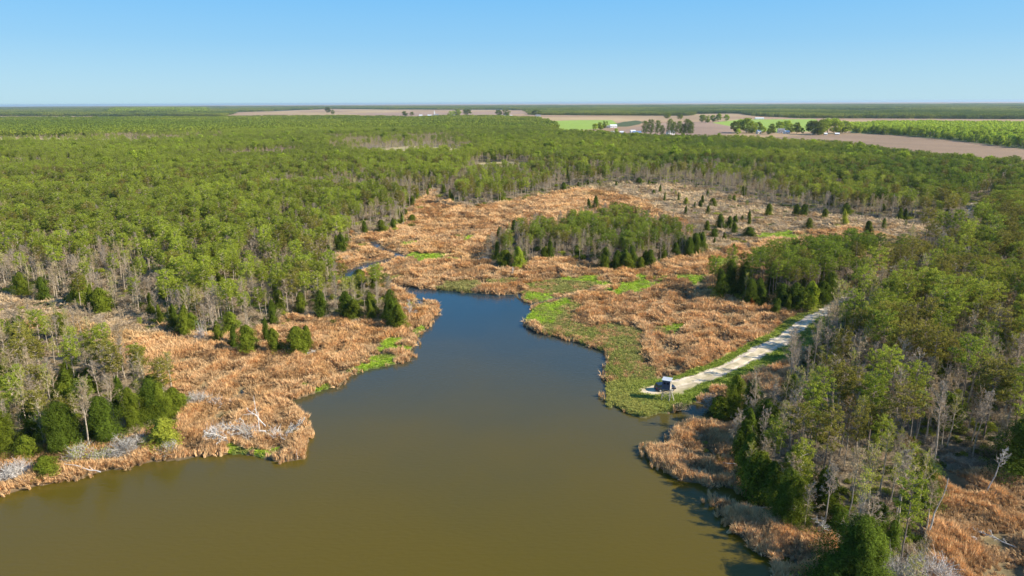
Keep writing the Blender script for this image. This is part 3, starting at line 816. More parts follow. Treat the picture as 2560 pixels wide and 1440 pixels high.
RJ = pcoll('reed_kinds', [t.mesh('reed', M_REED) for t in TUFT]+[t.mesh('grass', M_REED) for t in GRASS])
KJ = pcoll('clump_kinds', [t.mesh('treetops', M_LEAF) for t in CLUMP])

# ------------------------------------------------------------------ trees: where they stand
C_DEEP = np.array([.155, .218, .028]); C_OLIVE = np.array([.365, .385, .050]); C_LIME = np.array([.39, .47, .046])
C_RUST = np.array([.235, .150, .045]); C_TAN = np.array([.40, .31, .18]); C_GREY = np.array([.36, .31, .25]); C_CEDAR = np.array([.115, .160, .020]); C_CEDL = np.array([.20, .24, .026])
KIND = ['pine', 'bare', 'cedar', 'leafy']

def jgrid(x0, x1, y0, y1, s):
    nx = int((x1-x0)/s); ny = int((y1-y0)/s)
    X, Y = np.meshgrid(np.arange(nx), np.arange(ny))
    X = x0+(X+.5*(Y % 2)+rng.uniform(-.42, .42, X.shape))*s; Y = y0+(Y+rng.uniform(-.42, .42, Y.shape))*s
    return X.ravel(), Y.ravel()

def inview(x, y, r0, r1, deg=43):
    r = np.hypot(x, y); t = np.abs(np.arctan2(x, y))
    return (r > r0) & (r < r1) & (t < math.radians(deg)) & (y > 20)

x, y = jgrid(-600, 600, 40, 700, 3.5)
k = inview(x, y, 62, 700); x = x[k]; y = y[k]
L = region(x, y)
k = np.isin(L, [F_MAIN, F_GROVE, F_WN, F_WS, F_WL, F_SCRUB]); x = x[k]; y = y[k]; L = L[k]
d = edgedist(x, y, MARSH)            # distance to the marsh edge
dg = edgedist(x, y, GROVE)
u = rng.uniform(size=len(x)); nA = fbm(x, y, 40, 91, 3); nB = fbm(x, y, 14, 95, 2); nC = fbm(x, y, 90, 97, 3)
scrub = L == F_SCRUB; main = L == F_MAIN; gro = L == F_GROVE; wn_ = L == F_WN; ws = L == F_WS; wl = L == F_WL
brownish = np.zeros(len(x), bool)
for P in BROWNISH: brownish |= inpoly(x, y, P)
keep = np.select([scrub, main, gro, wn_, ws, wl], [.06+.09*(nB > .5), .66, .78, .92, .9-.2*(nB > .68), .8], 0)
# the south wood thins out towards the open marsh at its foot and edge
pix, piy, _ = project(x, y, 0*x)
keep = np.where(ws & (piy > 1180), keep*.8, keep)
keep = np.where(main & (d < 9), keep*.8, keep)
keep = np.where(main & (nB < .34), keep*.35, keep)
keep = np.where(main & (r_ := np.hypot(x, y) > 330), keep*.85, keep)
ok = u < keep
x, y, L, d, dg, nA, nB, nC, pix, piy, brownish = (a[ok] for a in (x, y, L, d, dg, nA, nB, nC, pix, piy, brownish))
scrub = L == F_SCRUB; main = L == F_MAIN; gro = L == F_GROVE; wn_ = L == F_WN; ws = L == F_WS; wl = L == F_WL
n = len(x); v = rng.uniform(size=n)
edge = np.where(main, np.clip(1-d/34, 0, 1), np.where(gro, np.clip(1-dg/16, 0, 1), np.clip(1-d/18, 0, 1)))
pb = np.select([scrub, main, gro, wn_, ws, wl], [.80+0*x, .13+.42*edge+.45*brownish+.32*(nA > .60), .30+.55*edge, .22+.4*edge, .56+.24*(nA > .50)+.15*edge, .66+0*x], 0)
pb = np.where(ws & (piy < 930), pb*.62, pb)
pc = np.select([scrub, main, gro, wn_, ws, wl], [.13+0*x, .015+.16*(d < 7), .02+.17*(dg < 6), .04+.25*edge*(nB > .5), .04+.28*(d < 9), .16+0*x], 0)
kind = np.where(v < pb, 1, np.where(v < pb+pc, 2, 0))
hgt = np.select([kind == 0, kind == 1, kind == 2], [
    np.select([main, gro, wn_, ws, wl, scrub], [rng.uniform(9.5, 14.8, n), rng.uniform(8.5, 12.5, n), rng.uniform(12, 16, n), rng.uniform(12.5, 17.5, n), rng.uniform(8, 12, n), rng.uniform(4, 7, n)], 12),
    np.select([main, gro, wn_, ws, wl, scrub], [rng.uniform(9, 13, n), rng.uniform(8, 11.5, n), rng.uniform(8, 13, n), rng.uniform(9, 15.5, n), rng.uniform(7, 12, n), rng.uniform(3, 6, n)], 11),
    rng.uniform(4.0, 8.0, n)], 10)
hgt = np.where((kind == 2) & scrub, rng.uniform(2.5, 6.5, n), hgt)
hgt = hgt*np.where((kind != 2), .84+.34*fbm(x, y, 55, 301, 2), 1)
wide = np.where(kind == 2, rng.uniform(.7, 1.45, n), rng.uniform(.74, 1.08, n))
tint = np.zeros((n, 3))
tt = np.clip(nC*1.6-.35+rng.normal(0, .22, n), 0, 1)[:, None]
lft = np.clip((.5-x/260), 0, 1)[:, None]          # the wood west of the creek is younger and yellower
tp_ = C_DEEP*(1-tt)+C_OLIVE*tt
tp_ = tp_*(1-.55*lft)+(C_OLIVE*(1-tt)+C_LIME*tt)*.55*lft
rust = (rng.uniform(size=n) < np.where(ws | wl, .44, np.where(edge > .3, .32, .13)))
tp_ = np.where(rust[:, None], tp_*.45+C_RUST*.55, tp_)
tb = np.where(rng.uniform(size=n)[:, None] < .42, C_TAN, C_GREY)
tb = np.where((rng.uniform(size=n) < .16)[:, None], C_RUST*.95, tb)
tb = np.where((rng.uniform(size=n) < .30)[:, None], C_OLIVE*1.15, tb)
tc_ = C_CEDAR*(1-tt)+C_CEDL*tt
tint = np.select([(kind == 0)[:, None], (kind == 1)[:, None]], [tp_, tb], tc_)*rng.uniform(.72, 1.28, (n, 1))
vidx = np.where(kind == 0, np.where(main | gro | wl, rng.integers(6, 10, n), rng.integers(0, 6, n)), np.where(kind == 1, rng.integers(0, 6, n), rng.integers(0, 5, n)))
TR = dict(x=x, y=y, k=kind, h=hgt, w=wide, t=tint, v=vidx, L=L)

# trees picked out one by one in the photograph: (foot pixel, kind, height m, width factor, tint, variant)
HAND = [
 # cedars before the left wood and on the spit
 (460,842,2,8.6,.95,C_CEDL,1),(436,832,2,8.0,.8,C_CEDAR,1),(402,818,2,6.5,.8,C_CEDL*.9,4),(548,862,2,6.2,.8,C_CEDL,3),(583,868,2,6.6,.8,C_CEDAR,1),(622,886,2,7.2,1.15,C_CEDL,2),(668,862,2,7.6,.8,C_CEDAR,4),
 (692,884,2,7.2,1.0,C_CEDL*.95,0),(745,886,2,7.4,1.25,C_CEDL,2),(764,872,2,6.6,1.0,C_CEDL*.85,3),(684,812,2,7.4,.9,C_CEDAR,1),(752,784,2,6.5,1.0,C_CEDL*.9,0),(806,796,2,8.4,1.05,C_CEDAR,3),(868,798,2,8.2,1.15,C_CEDAR,0),(886,803,2,7.2,1.1,C_CEDL*.8,2),
 (930,806,2,7.0,.85,C_CEDL*.8,1),(968,800,2,9.2,.9,C_CEDAR,4),(983,812,2,8.2,1.0,C_CEDAR*1.1,3),(999,824,2,7.4,1.15,C_CEDL*.9,0),(856,634,2,8.0,1.2,C_CEDAR,0),(912,586,2,6.5,1.2,C_CEDAR,1),(955,583,2,6.0,1.3,C_CEDL*.8,2),(984,577,2,5.5,1.1,C_CEDAR,3),
 (1030,556,2,4.0,1.8,C_CEDL*.8,2),(200,765,2,8,.9,C_CEDL,2),(225,783,2,8.5,.8,C_CEDL*.9,1),(262,785,2,8,1.2,C_CEDL,2),(60,742,2,8,1.6,C_CEDL*.9,2),(112,756,2,8,1.0,C_CEDAR,0),
 # cedars at the foot of the island grove
 (1244,655,2,8.0,1.3,C_CEDAR,2),(1262,668,2,6.6,1.5,C_CEDL*.9,2),(1297,672,2,8.4,1.0,C_LIME*.9,0),(1443,646,2,5.0,1.5,C_CEDAR,2),(1509,672,2,8.8,.9,C_CEDAR,1),(1512,674,2,5.8,1.1,C_CEDL,0),(1540,672,2,7.4,1.1,C_CEDAR,3),
 (1566,673,2,6.4,1.4,C_CEDL*.85,2),(1582,670,2,9.2,.7,C_CEDAR,4),(1600,672,2,5.2,1.2,C_CEDL*.85,0),(1622,668,2,6.8,1.3,C_CEDAR,0),(1686,646,2,6.2,1.3,C_CEDAR,3),(1722,646,2,8.6,1.1,C_CEDAR,1),(1738,642,2,9.6,.9,C_CEDAR,4),(1755,632,2,8.6,1.0,C_CEDAR,1),
 # dotted over the scrub
 (1660,507,2,6.5,.6,C_CEDAR*1.3,4),(1696,505,2,6,.7,C_CEDAR*1.1,4),(1714,516,2,5,1.0,C_OLIVE,2),(1782,520,2,5.4,1.4,C_CEDL*.8,2),(1768,540,2,5.2,1.1,C_CEDL*.8,1),(1800,576,2,7.4,1.2,C_CEDAR,0),(1820,576,2,6.6,1.2,C_CEDAR,3),(1783,600,2,5,1.3,C_CEDAR,2),
 (1836,562,2,4.4,1.2,C_CEDAR,2),(1872,552,2,5.2,.9,C_CEDAR,1),(1872,596,2,4.8,2.0,C_CEDAR,2),(1920,543,2,7.2,1.1,C_CEDL,0),(1810,606,2,4,1.1,C_CEDL*.8,1),(1834,628,2,2.6,1.2,C_CEDAR,0),(1990,544,2,7.2,1.2,C_CEDAR*.9,3),(2008,544,2,6.8,1.3,C_CEDAR*.9,0),
 (2060,550,2,5.6,1.2,C_CEDL*.8,0),(2020,576,2,5.8,1.8,C_CEDL*.7,2),(2112,566,2,8.6,1.0,C_OLIVE*1.1,4),(2326,590,2,5.6,1.2,C_CEDL*.8,1),(2170,590,2,7,1.2,C_CEDL*.7,3),(1408,478,2,6,1.4,C_CEDAR,0),(1446,470,2,4,1.3,C_CEDAR,2),(1540,468,2,4,1.3,C_CEDAR,1),(1596,462,2,5,1.6,C_CEDAR,2),(1622,466,2,4,1.2,C_CEDL*.8,0),
 (1475,530,2,7.5,1.1,C_CEDAR,4),(1488,526,2,8.5,1.1,C_CEDAR,1),(1250,600,2,6,1.1,C_CEDAR,0),(1290,590,2,8,1.2,C_CEDAR,3),
 # west end of the wood north of the track
 (1800,752,2,10.4,.9,C_CEDAR,3),(1826,742,2,12.0,.85,C_CEDAR*.9,1),(1850,744,2,12.2,.8,C_CEDAR*.8,4),(1872,766,2,8.4,1.2,C_CEDAR,0),(1892,764,2,8.6,1.1,C_CEDAR*.9,3),(1926,748,2,9.2,.9,C_CEDAR*.8,1),(1936,785,2,5.0,1.0,C_CEDAR,0),(1905,769,2,6,1.2,C_CEDAR*.9,2),
 (1880,770,2,2.6,1.1,C_RUST*1.25*np.array([1.5,.8,.6]),0),(1968,780,2,5.4,1.0,C_CEDL*.9,1),(1975,776,2,8.5,1.1,C_CEDAR,0),(2000,778,2,7.0,1.4,C_CEDL,2),(2022,772,2,8.4,1.1,C_LIME*.8,0),(2052,764,2,7.5,1.3,C_CEDAR,3),(1950,772,2,7.6,1.2,C_CEDAR,2),(2066,752,2,9.0,1.2,C_CEDAR*.9,0),
 # shore trees of the south wood
 (1800,1032,2,4.6,1.6,C_CEDL*.9,2),(1830,1030,2,8.6,1.3,C_CEDL,2),(1868,1060,2,10.0,.9,C_CEDAR*.8,3),(1852,1120,2,8.0,.9,C_CEDAR*1.1,0),(1850,1160,2,8.4,.85,C_CEDAR,3),(1862,1200,2,8.6,.95,C_CEDAR*1.2,1),(1893,1240,2,8.4,1.1,C_CEDL*.8,2),(1925,1262,2,7.8,.95,C_CEDAR*1.1,3),(1838,1150,1,8.5,1.1,C_GREY,5),(1872,1225,1,9.5,1.0,C_OLIVE,1),(1910,1225,1,10,1.1,C_TAN,0),(1960,1285,1,11,1.0,C_TAN,4),(2010,1330,1,9,1.1,C_GREY,2),(1930,1200,0,11,.9,C_OLIVE,7),(1990,1280,0,12,.9,C_OLIVE*.9,9),
 (1948,1303,2,9.2,.95,C_CEDAR*1.1,0),(1978,1318,2,8.6,1.25,C_CEDL*.8,2),(1900,1110,2,9,1.1,C_CEDAR,1),(1980,1240,2,9,1.0,C_CEDAR*.9,3),(2540,1195,2,12.5,1.7,C_CEDAR*1.05,2),(2590,1170,2,12,1.6,C_CEDAR,0),(2310,1270,2,8.4,1.4,C_CEDAR,2),
 (2120,1462,2,10.5,1.9,C_CEDAR*1.15,2),(2160,1500,2,8.6,1.5,C_CEDAR,0),(2075,1480,2,6.6,1.5,C_CEDAR,3),(2092,1334,2,4.6,1.2,C_CEDAR,2),(2190,1330,2,5.0,1.3,C_CEDAR,0),
 # left wood by the water
 (20,1140,2,9.2,1.1,C_CEDL*.8,3),(0,1100,2,9.4,1.2,C_CEDL,0),(72,1150,2,4.4,1.4,C_CEDL,2),(120,1190,2,3.4,2.0,C_CEDL,2),(150,1135,2,9.6,1.1,C_CEDAR*.9,4),(185,1120,2,8.6,1.0,C_CEDAR*1.05,1),(95,1100,2,8.6,1.1,C_CEDAR,3),(270,1112,2,9.2,1.5,C_CEDAR*1.1,2),(245,1095,2,8.2,1.3,C_CEDAR,0),
 (340,1075,2,9.4,1.1,C_CEDL*.9,2),(375,1060,2,9.6,1.2,C_CEDAR*1.1,0),(405,1055,2,8.8,1.3,C_CEDL,2),(435,1045,2,6.4,1.4,C_CEDL*.9,3),(300,1040,2,8.4,1.0,C_CEDAR,4),(455,1018,2,2.6,2.0,C_CEDL*1.2,2),(160,1060,2,8.4,1.1,C_CEDL*.8,0),(410,1120,2,5.6,1.6,C_OLIVE,2),
 # bare and half-bare trees that stand out
 (430,985,1,10.5,1.1,C_OLIVE,1),(228,1128,1,13.0,1.0,C_TAN,3),(285,1050,1,10,1.0,C_TAN,0),(540,862,1,11.5,.9,C_GREY,2),(520,856,1,10.5,.9,C_GREY,5),(1845,1135,1,9,1.2,C_GREY,2),(1870,1110,1,9.5,1.1,C_GREY,0),(2165,1360,1,8.5,1.3,C_GREY,5),(2060,1345,1,12.5,.9,C_GREY,3),
 (2330,1180,1,17.5,.8,C_GREY,3),(2240,1330,1,14.5,.9,C_GREY,3),(1788,1030,1,6.5,1.3,C_RUST,4),(945,745,1,7,1,C_OLIVE,1),(925,740,1,7.5,1,C_OLIVE,4),(905,735,0,7.5,.9,C_OLIVE,7),(890,748,0,8,1,C_OLIVE,6),(868,760,0,8.5,1,C_OLIVE,8),(800,780,0,12.5,.9,C_OLIVE,9),
 (1820,1090,0,0,1,C_LIME,0)]
HAND = [h_ for h_ in HAND if h_[3] > 0]
ha = np.array([gp(h_[0], h_[1], .4) for h_ in HAND])
hk = np.array([h_[2] for h_ in HAND])
# keep the scattered ones off the picked ones, off the track and out of the water
q = np.ones(len(TR['x']), bool)
for (px_, py_), h_ in zip(ha, HAND):
    q &= np.hypot(TR['x']-px_, TR['y']-py_) > (3.0 if h_[3] > 4 else 1.6)
q &= edgedist(TR['x'], TR['y'], TRACK2, True, 5) > 1.6
for kk in list(TR): TR[kk] = TR[kk][q]
TR['x'] = np.concatenate([TR['x'], ha[:, 0]]); TR['y'] = np.concatenate([TR['y'], ha[:, 1]])
TR['k'] = np.concatenate([TR['k'], hk]); TR['h'] = np.concatenate([TR['h'], [h_[3] for h_ in HAND]])
TR['w'] = np.concatenate([TR['w'], [h_[4] for h_ in HAND]]); TR['t'] = np.concatenate([TR['t'], np.array([h_[5] for h_ in HAND])])
TR['v'] = np.concatenate([TR['v'], [(5+h_[6] % 3) if (h_[2] == 2 and (h_[3] >= 8.8 or h_[3]*h_[4] > 10)) else h_[6] for h_ in HAND]]); TR['L'] = np.concatenate([TR['L'], region(ha[:, 0], ha[:, 1])])
TR['hand'] = np.concatenate([np.zeros(q.sum(), bool), np.ones(len(HAND), bool)])

# middle distance, 700 - 1600 m: pines and bare trees, and the isolated tall ones by the farms
x, y = jgrid(-1500, 1500, 460, 1620, 5.2)
k = inview(x, y, 700, 1600, 42); x = x[k]; y = y[k]
L = region(x, y); k = np.isin(L, [F_MAIN, F_BW, F_OVAL]) | ((L == F_CLEAR) & (rng.uniform(size=len(x)) < .18)); x = x[k]; y = y[k]; L = L[k]
n = len(x); nC = fbm(x, y, 120, 97, 3); nA = fbm(x, y, 60, 91, 3)
brownish = np.zeros(n, bool)
for P in BROWNISH: brownish |= inpoly(x, y, P)
bw = L == F_BW
kd = np.where(bw, np.where(rng.uniform(size=n) < .82, 3, 1), np.where(rng.uniform(size=n) < .06+.75*brownish+.4*(nA > .6), 1, np.where(rng.uniform(size=n) < .04, 3, 0)))
kp = rng.uniform(size=n) < np.where(bw, .28, .72)
tt = np.clip(nC*1.8-.4+rng.normal(0, .2, n), 0, 1)[:, None]; lft = np.clip((.55-x/700), 0, 1)[:, None]
tp_ = C_DEEP*(1-tt)+C_OLIVE*tt; tp_ = tp_*(1-.5*lft)+(C_OLIVE*(1-tt)+C_LIME*tt)*.5*lft
tl = C_LIME*np.where(bw[:, None], rng.uniform(.8, 1.3, (n, 1)), rng.uniform(.6, 1.0, (n, 1)))
tb = np.where(rng.uniform(size=n)[:, None] < .5, C_TAN, C_OLIVE)
tint = np.select([(kd == 0)[:, None], (kd == 1)[:, None]], [tp_, tb], tl)*rng.uniform(.85, 1.15, (n, 1))
hh = np.select([kd == 0, kd == 1, kd == 3], [rng.uniform(11.5, 15, n), rng.uniform(9, 12, n), rng.uniform(12, 18, n)])
hh = np.where(L == F_OVAL, rng.uniform(6, 9, n), hh)
vi = np.where(kd == 0, rng.integers(0, 10, n), np.where(kd == 1, rng.integers(0, 6, n), rng.integers(0, 4, n)))
for nm, a in (('x', x), ('y', y), ('k', kd), ('h', hh), ('w', rng.uniform(.85, 1.15, n)), ('t', tint), ('v', vi), ('L', L), ('hand', np.zeros(n, bool))):
    TR[nm] = np.concatenate([TR[nm], a[kp]])

FARMT = [(1612,340,0,27,.9,.7),(1626,341,0,30,.9,.6),(1644,340,0,28,.8,.7),(1654,342,0,20,.9,.6),(1673,341,0,31,.75,.8),(1683,342,0,26,.9,.7),(1697,341,0,27,.8,.8),(1706,342,0,22,1,.6),(1717,342,0,31,.95,.6),(1727,342,0,26,.9,.6),
 (1838,335,3,24,1.0,.55),(1850,333,3,28,1.1,1.2),(1866,334,3,30,1.1,.9),(1880,335,3,27,1.0,1.0),(1893,334,3,22,1.0,.7),(1845,341,3,14,1.0,1.4),(1907,336,3,15,.9,1.1),(1922,338,3,15,.8,.5),(1929,337,3,20,.9,.7),(1948,333,3,24,1,1.1),
 (1965,332,3,24,1,1.3),(1978,333,3,20,1,.8),(1991,336,3,22,.9,.6),(2005,338,3,14,.9,1.0),(2032,339,3,27,1.2,.5),(2044,339,3,31,1.2,.55),(2055,338,3,29,1.1,.9),(2068,336,3,31,1.1,1.3),(2084,336,3,30,1.1,1.1),(2098,335,3,28,1.0,1.3),(2112,335,3,25,1.0,1.2),(2122,335,3,22,1,1.1),
 (1755,308,3,24,1,.8),(1768,308,3,24,1,.8),(1782,307,3,22,1,.9),(1796,307,3,28,1,.8),(1815,305,3,22,1,1.1),(1512,322,3,20,1,.7),(1500,327,3,18,1,.9),(1488,330,3,18,1,1.3),(1540,335,3,10,1,1.3),(1128,292,3,30,1.6,1.2),(1142,291,3,32,1.6,1),(1168,290,3,34,1.8,.5),
 (1246,291,3,30,1.4,.6),(1266,291,3,40,1.2,.6),(1012,291,3,24,1.4,.5),(1030,291,3,22,1.4,.5),(820,283,3,40,1.2,.4),(832,285,3,30,1,.6),(1342,291,3,30,2,.6),(1700,303,3,22,1.3,.7),(1668,300,3,24,1.3,.7),(1932,300,1,25,1,1)]
pp = np.array([gp(a[0], a[1]) for a in FARMT])
TR['x'] = np.concatenate([TR['x'], pp[:, 0]]); TR['y'] = np.concatenate([TR['y'], pp[:, 1]])
TR['k'] = np.concatenate([TR['k'], [a[2] for a in FARMT]]); TR['h'] = np.concatenate([TR['h'], [a[3] for a in FARMT]]); TR['w'] = np.concatenate([TR['w'], [a[4]*(1.35 if a[2] == 3 else 1.35) for a in FARMT]])
TR['t'] = np.concatenate([TR['t'], np.array([(C_LIME*.85 if a[2] == 3 else C_DEEP*1.7)*a[5] for a in FARMT])])
TR['v'] = np.concatenate([TR['v'], [(10+i % 2) if a[2] == 0 else i % 4 for i, a in enumerate(FARMT)]]); TR['L'] = np.concatenate([TR['L'], [F_FIELD]*len(FARMT)]); TR['hand'] = np.concatenate([TR['hand'], [True]*len(FARMT)])
TR['z'] = groundz(TR['x'], TR['y'])-.08
TR['rz'] = rng.uniform(0, 6.283, len(TR['x']))

# ------------------------------------------------------------------ individual trees and their labels
LAND = [('box blind beside the gravel track', 1665, 1000), ('fallen trees on the near left point', 640, 1090), ('grey brush heap in the left reeds', 500, 1010), ('bleached log on the near left shore', 210, 1180),
 ('dead grey tree on the reedy spit', 1025, 795), ('narrow mouth of the creek', 975, 712), ('bright grass lobe on the far shore', 1370, 780), ('dark side inlet below the blind', 1800, 1045),
 ('west tip of the island grove', 1260, 668), ('east tip of the island grove', 1750, 636), ('hooked snag in the right marsh', 2465, 1238), ('broken leaning snag of the right marsh', 2316, 1352), ('point where the track enters the wood', 2090, 768),
 ('sandy opening in the right wood', 2450, 530), ('rust red bush by the north wood', 1880, 770), ('grey thicket at the bottom edge', 2250, 1430), ('near left corner of the shore', 20, 1200), ('bay of marsh at the left wood', 440, 845),
 ('left end of the front tree line', 60, 742), ('dark gap at the marsh head', 1080, 492), ('small pool bend of the creek', 1000, 642), ('lone broad bush in the upper marsh', 1030, 556), ('long bright grass patch beyond the creek', 1078, 646),
 ('reedy notch below the right shore trees', 1790, 1232), ('right edge at mid height', 2540, 800), ('right edge above the marsh', 2540, 1000), ('white farmhouse by the brown field', 1945, 333), ('open scrub above the right marsh', 1800, 560),
 ('twin cedars at the left wood corner', 640, 880), ('lower right wood interior', 2150, 1100), ('middle of the right wood', 2300, 900), ('right bank trees above the inlet', 1950, 1050), ('far end of the brown field', 2540, 385), ('near end of the brown field', 2140, 336), ('middle of the brown field edge', 2350, 350), ('far white church', 1090, 291), ('tall dark pines by the farms', 1670, 340), ('white arched shelter', 725, 345)]
LP = np.array([gp(a[1], a[2]) for a in LAND])
def colour_word(k_, t_):
    r_, g_, b_ = t_
    if k_ == 1:
        if g_ > r_*1.05: return 'faintly green'
        return 'rusty budded' if r_ > g_*1.4 else ('tan twigged' if r_ > .25 else 'grey')
    if r_ > g_*1.1: return 'rusty'
    if r_/g_ > .74: return 'yellowish olive' if g_ > .15 else 'olive'
    return 'deep green' if g_ < .125 else 'fresh green'
ORD = ['nearest', 'second', 'third', 'fourth', 'fifth', 'sixth', 'seventh', 'eighth', 'ninth', 'tenth', 'eleventh', 'twelfth', 'thirteenth', 'fourteenth', 'fifteenth', 'sixteenth', 'seventeenth', 'eighteenth', 'nineteenth', 'twentieth', 'twenty first', 'twenty second', 'twenty third', 'twenty fourth', 'twenty fifth', 'twenty sixth', 'twenty seventh', 'twenty eighth', 'twenty ninth', 'thirtieth']
KN = {0: ('pine_tree', 'pine', PINE+SPINE), 1: ('bare_tree', 'bare tree', BARE), 2: ('cedar_tree', 'cedar', CEDAR), 3: ('leafy_tree', 'leafy tree', LEAFY)}
BH = {0: 16.0, 1: 14.0, 2: 7.0, 3: 14.0}
LIM = {0: 290, 1: 290, 2: 290, 3: 150}
X, Y, Z = TR['x'], TR['y'], TR['z']
slant = np.sqrt(X**2+Y**2+H*H)
px0, py0, _ = project(X, Y, Z); px1, py1, _ = project(X, Y, Z+TR['h'])
inside = (px0 > -20) & (px0 < 2580) & (py1 < 1430) & (py0 > 250)
size = TR['h']/slant*inside
single = np.zeros(len(X), bool)
for kk in range(4):
    ids = np.nonzero((TR['k'] == kk) & inside & ((kk != 3) | TR['hand'] | (TR['L'] == F_BW)))[0]
    ids = ids[np.argsort(-(size[ids]+TR['hand'][ids]*10))][:LIM[kk]]
    single[ids] = True
near = np.argmin(((np.stack([X, Y], 1)[:, None, :]-LP[None])**2).sum(2) if len(X) < 20000 else np.stack([(X-a)**2+(Y-b)**2 for a, b in LP], 1), axis=1)
cnt = {}; done = set()
order = np.nonzero(single)[0]
dl = np.hypot(X-LP[near, 0], Y-LP[near, 1])
order = order[np.argsort(dl[order])]
for i in order:
    k_ = int(TR['k'][i]); nm, word, PR = KN[k_]
    li = int(near[i]); dx = X[i]-LP[li, 0]; dy = Y[i]-LP[li, 1]
    side = ('right of' if dx > 0 else 'left of') if abs(dx) > abs(dy) else ('behind' if dy > 0 else 'before')
    cw = colour_word(k_, TR['t'][i])
    key = (k_, li, side, cw); o_ = cnt.get(key, 0); cnt[key] = o_+1
    size_w = 'tall ' if TR['h'][i] > (14 if k_ != 2 else 8.6) else ('small ' if TR['h'][i] < (9 if k_ != 2 else 5) else '')
    ordw = ORD[min(o_, 29)]
    lab = f"{ordw} {cw} {word} {side} the {LAND[li][0]}"
    if o_ >= 30: lab = f"outlying {size_w}{cw} {word} {side} the {LAND[li][0]}"
    gw = {F_MAIN: 'in the wide wood left of the creek and behind', F_GROVE: 'in the island grove', F_WN: 'north of the gravel track', F_WS: 'in the right wood south of the track', F_WL: 'in the near left wood', F_SCRUB: 'dotted over the open scrub', F_FIELD: 'around the far farms', F_BW: 'in the wood behind the brown field'}.get(int(TR['L'][i]), 'at the marsh edge') if slant[i] < 700 or TR['L'][i] != F_MAIN else 'in the distant main wood'
    e = empty(nm, (X[i], Y[i], Z[i]), TR['rz'][i], label=lab, cat='tree', group=f"{word}s {gw}")
    s_ = TR['h'][i]/BH[k_]
    if k_ == 0 and TR['v'][i] >= 6: s_ = TR['h'][i]/12.0
    e.scale = (s_*TR['w'][i], s_*TR['w'][i], s_)
    tl_ = .06 if k_ == 2 else .025
    e.rotation_euler = (random.gauss(0, tl_), random.gauss(0, tl_), TR['rz'][i])
    p_ = PR[int(TR['v'][i])]
    tr = ob('trunk', p_[0], e); cr = ob('crown', p_[1], e)
    cr['tint'] = [float(q_) for q_ in TR['t'][i]]

rest = ~single
for kk, nm, cl in ((0, 'pine_forest', PJ), (1, 'bare_tree_stands', BJ), (2, 'cedar_thickets', CJ), (3, 'hardwood_stands', LJ)):
    m_ = rest & (TR['k'] == kk)
    if not m_.any(): continue
    b0 = np.where((TR['v'][m_] >= 6) & (kk == 0), 12.0, BH[kk]); s_ = TR['h'][m_]/b0
    S = np.stack([s_*TR['w'][m_], s_*TR['w'][m_], s_], 1)
    Rt = np.stack([rng.normal(0, .03, m_.sum()), rng.normal(0, .03, m_.sum()), TR['rz'][m_]], 1)
    scatter(nm, cl, np.stack([X[m_], Y[m_], Z[m_]], 1), S, Rt, TR['t'][m_], TR['v'][m_],
            label={0: 'endless pine wood too many trees to count', 1: 'leafless trees mixed all through the woods', 2: 'small cedars scattered in the woods', 3: 'fresh green hardwoods scattered in the far woods'}[kk])

# far treetops beyond 1.6 km
FX = []; FY = []; FS = []
for (ra, rb, s) in ((1580, 4200, 34.), (4200, 12500, 74.), (12500, 33000, 260.)):
    nth = int(math.radians(84)*rb/s); nrr = int((rb-ra)/s)
    x, y = jgrid(-rb*.68, rb*.68, ra*.72, rb, s)
    k = inview(x, y, ra, rb, 42); x = x[k]; y = y[k]
    L = region(x, y); k = np.isin(L, [F_MAIN, F_FAR, F_BW])
    FX.append(x[k]); FY.append(y[k]); FS.append(np.full(k.sum(), s/36.))
x = np.concatenate(FX); y = np.concatenate(FY); s = np.concatenate(FS); n = len(x); r = np.hypot(x, y)
hole = (fbm(x, y, 900, 131, 3) > .64) & (r > 4200)
x = x[~hole]; y = y[~hole]; s = s[~hole]; n = len(x); r = np.hypot(x, y)
L = region(x, y)
nC = fbm(x, y, 500, 97, 3); tt = np.clip(nC*2-.5+rng.normal(0, .22, n), 0, 1)[:, None]
lft = np.clip(.5-x/1500, 0, 1)[:, None]*np.clip(1.6-r/3000, 0, 1)[:, None]
t_ = (C_DEEP*.85*(1-tt)+C_OLIVE*.85*tt)*(1-.5*lft)+C_LIME*.8*.5*lft
pxx, pyy, _ = project(x, y, 0*x)
lime = (np.abs(pxx-400) < 110) & (pyy > 273) & (pyy < 286)
t_[lime] = C_LIME*rng.uniform(.55, 1.0, (lime.sum(), 1))
bwm = (L == F_BW); t_[bwm] = C_LIME*1.1
hs = rng.uniform(.85, 1.15, n); hs[lime] *= 1.9
scatter('far_woods', KJ, np.stack([x, y, groundz(x, y)-.3], 1), np.stack([s*1.1, s*1.1, hs], 1), np.stack([0*x, 0*x, rng.integers(0, 4, n)*math.pi/2], 1), t_, rng.integers(0, 3, n), label='far flat woods running to the horizon')

# ------------------------------------------------------------------ undergrowth, reeds and grass
def lgrid(dt, r0, r1, deg=43):
    nth = int(math.radians(2*deg)/dt); nr = int(math.log(r1/r0)/dt)
    A, B = np.meshgrid(np.arange(nth), np.arange(nr))
    A = -math.radians(deg)+(A+rng.uniform(0, 1, A.shape))*dt; B = np.log(r0)+(B+rng.uniform(0, 1, B.shape))*dt
    r = np.exp(B.ravel()); a = A.ravel()
    return r*np.sin(a), r*np.cos(a), r

x, y, r = lgrid(.0115, 60, 700)
L = region(x, y)
k = np.isin(L, [F_MAIN, F_GROVE, F_WN, F_WS, F_WL, F_SCRUB]) & (rng.uniform(size=len(x)) < np.select([L == F_SCRUB, L == F_MAIN], [.8, .8], .75))
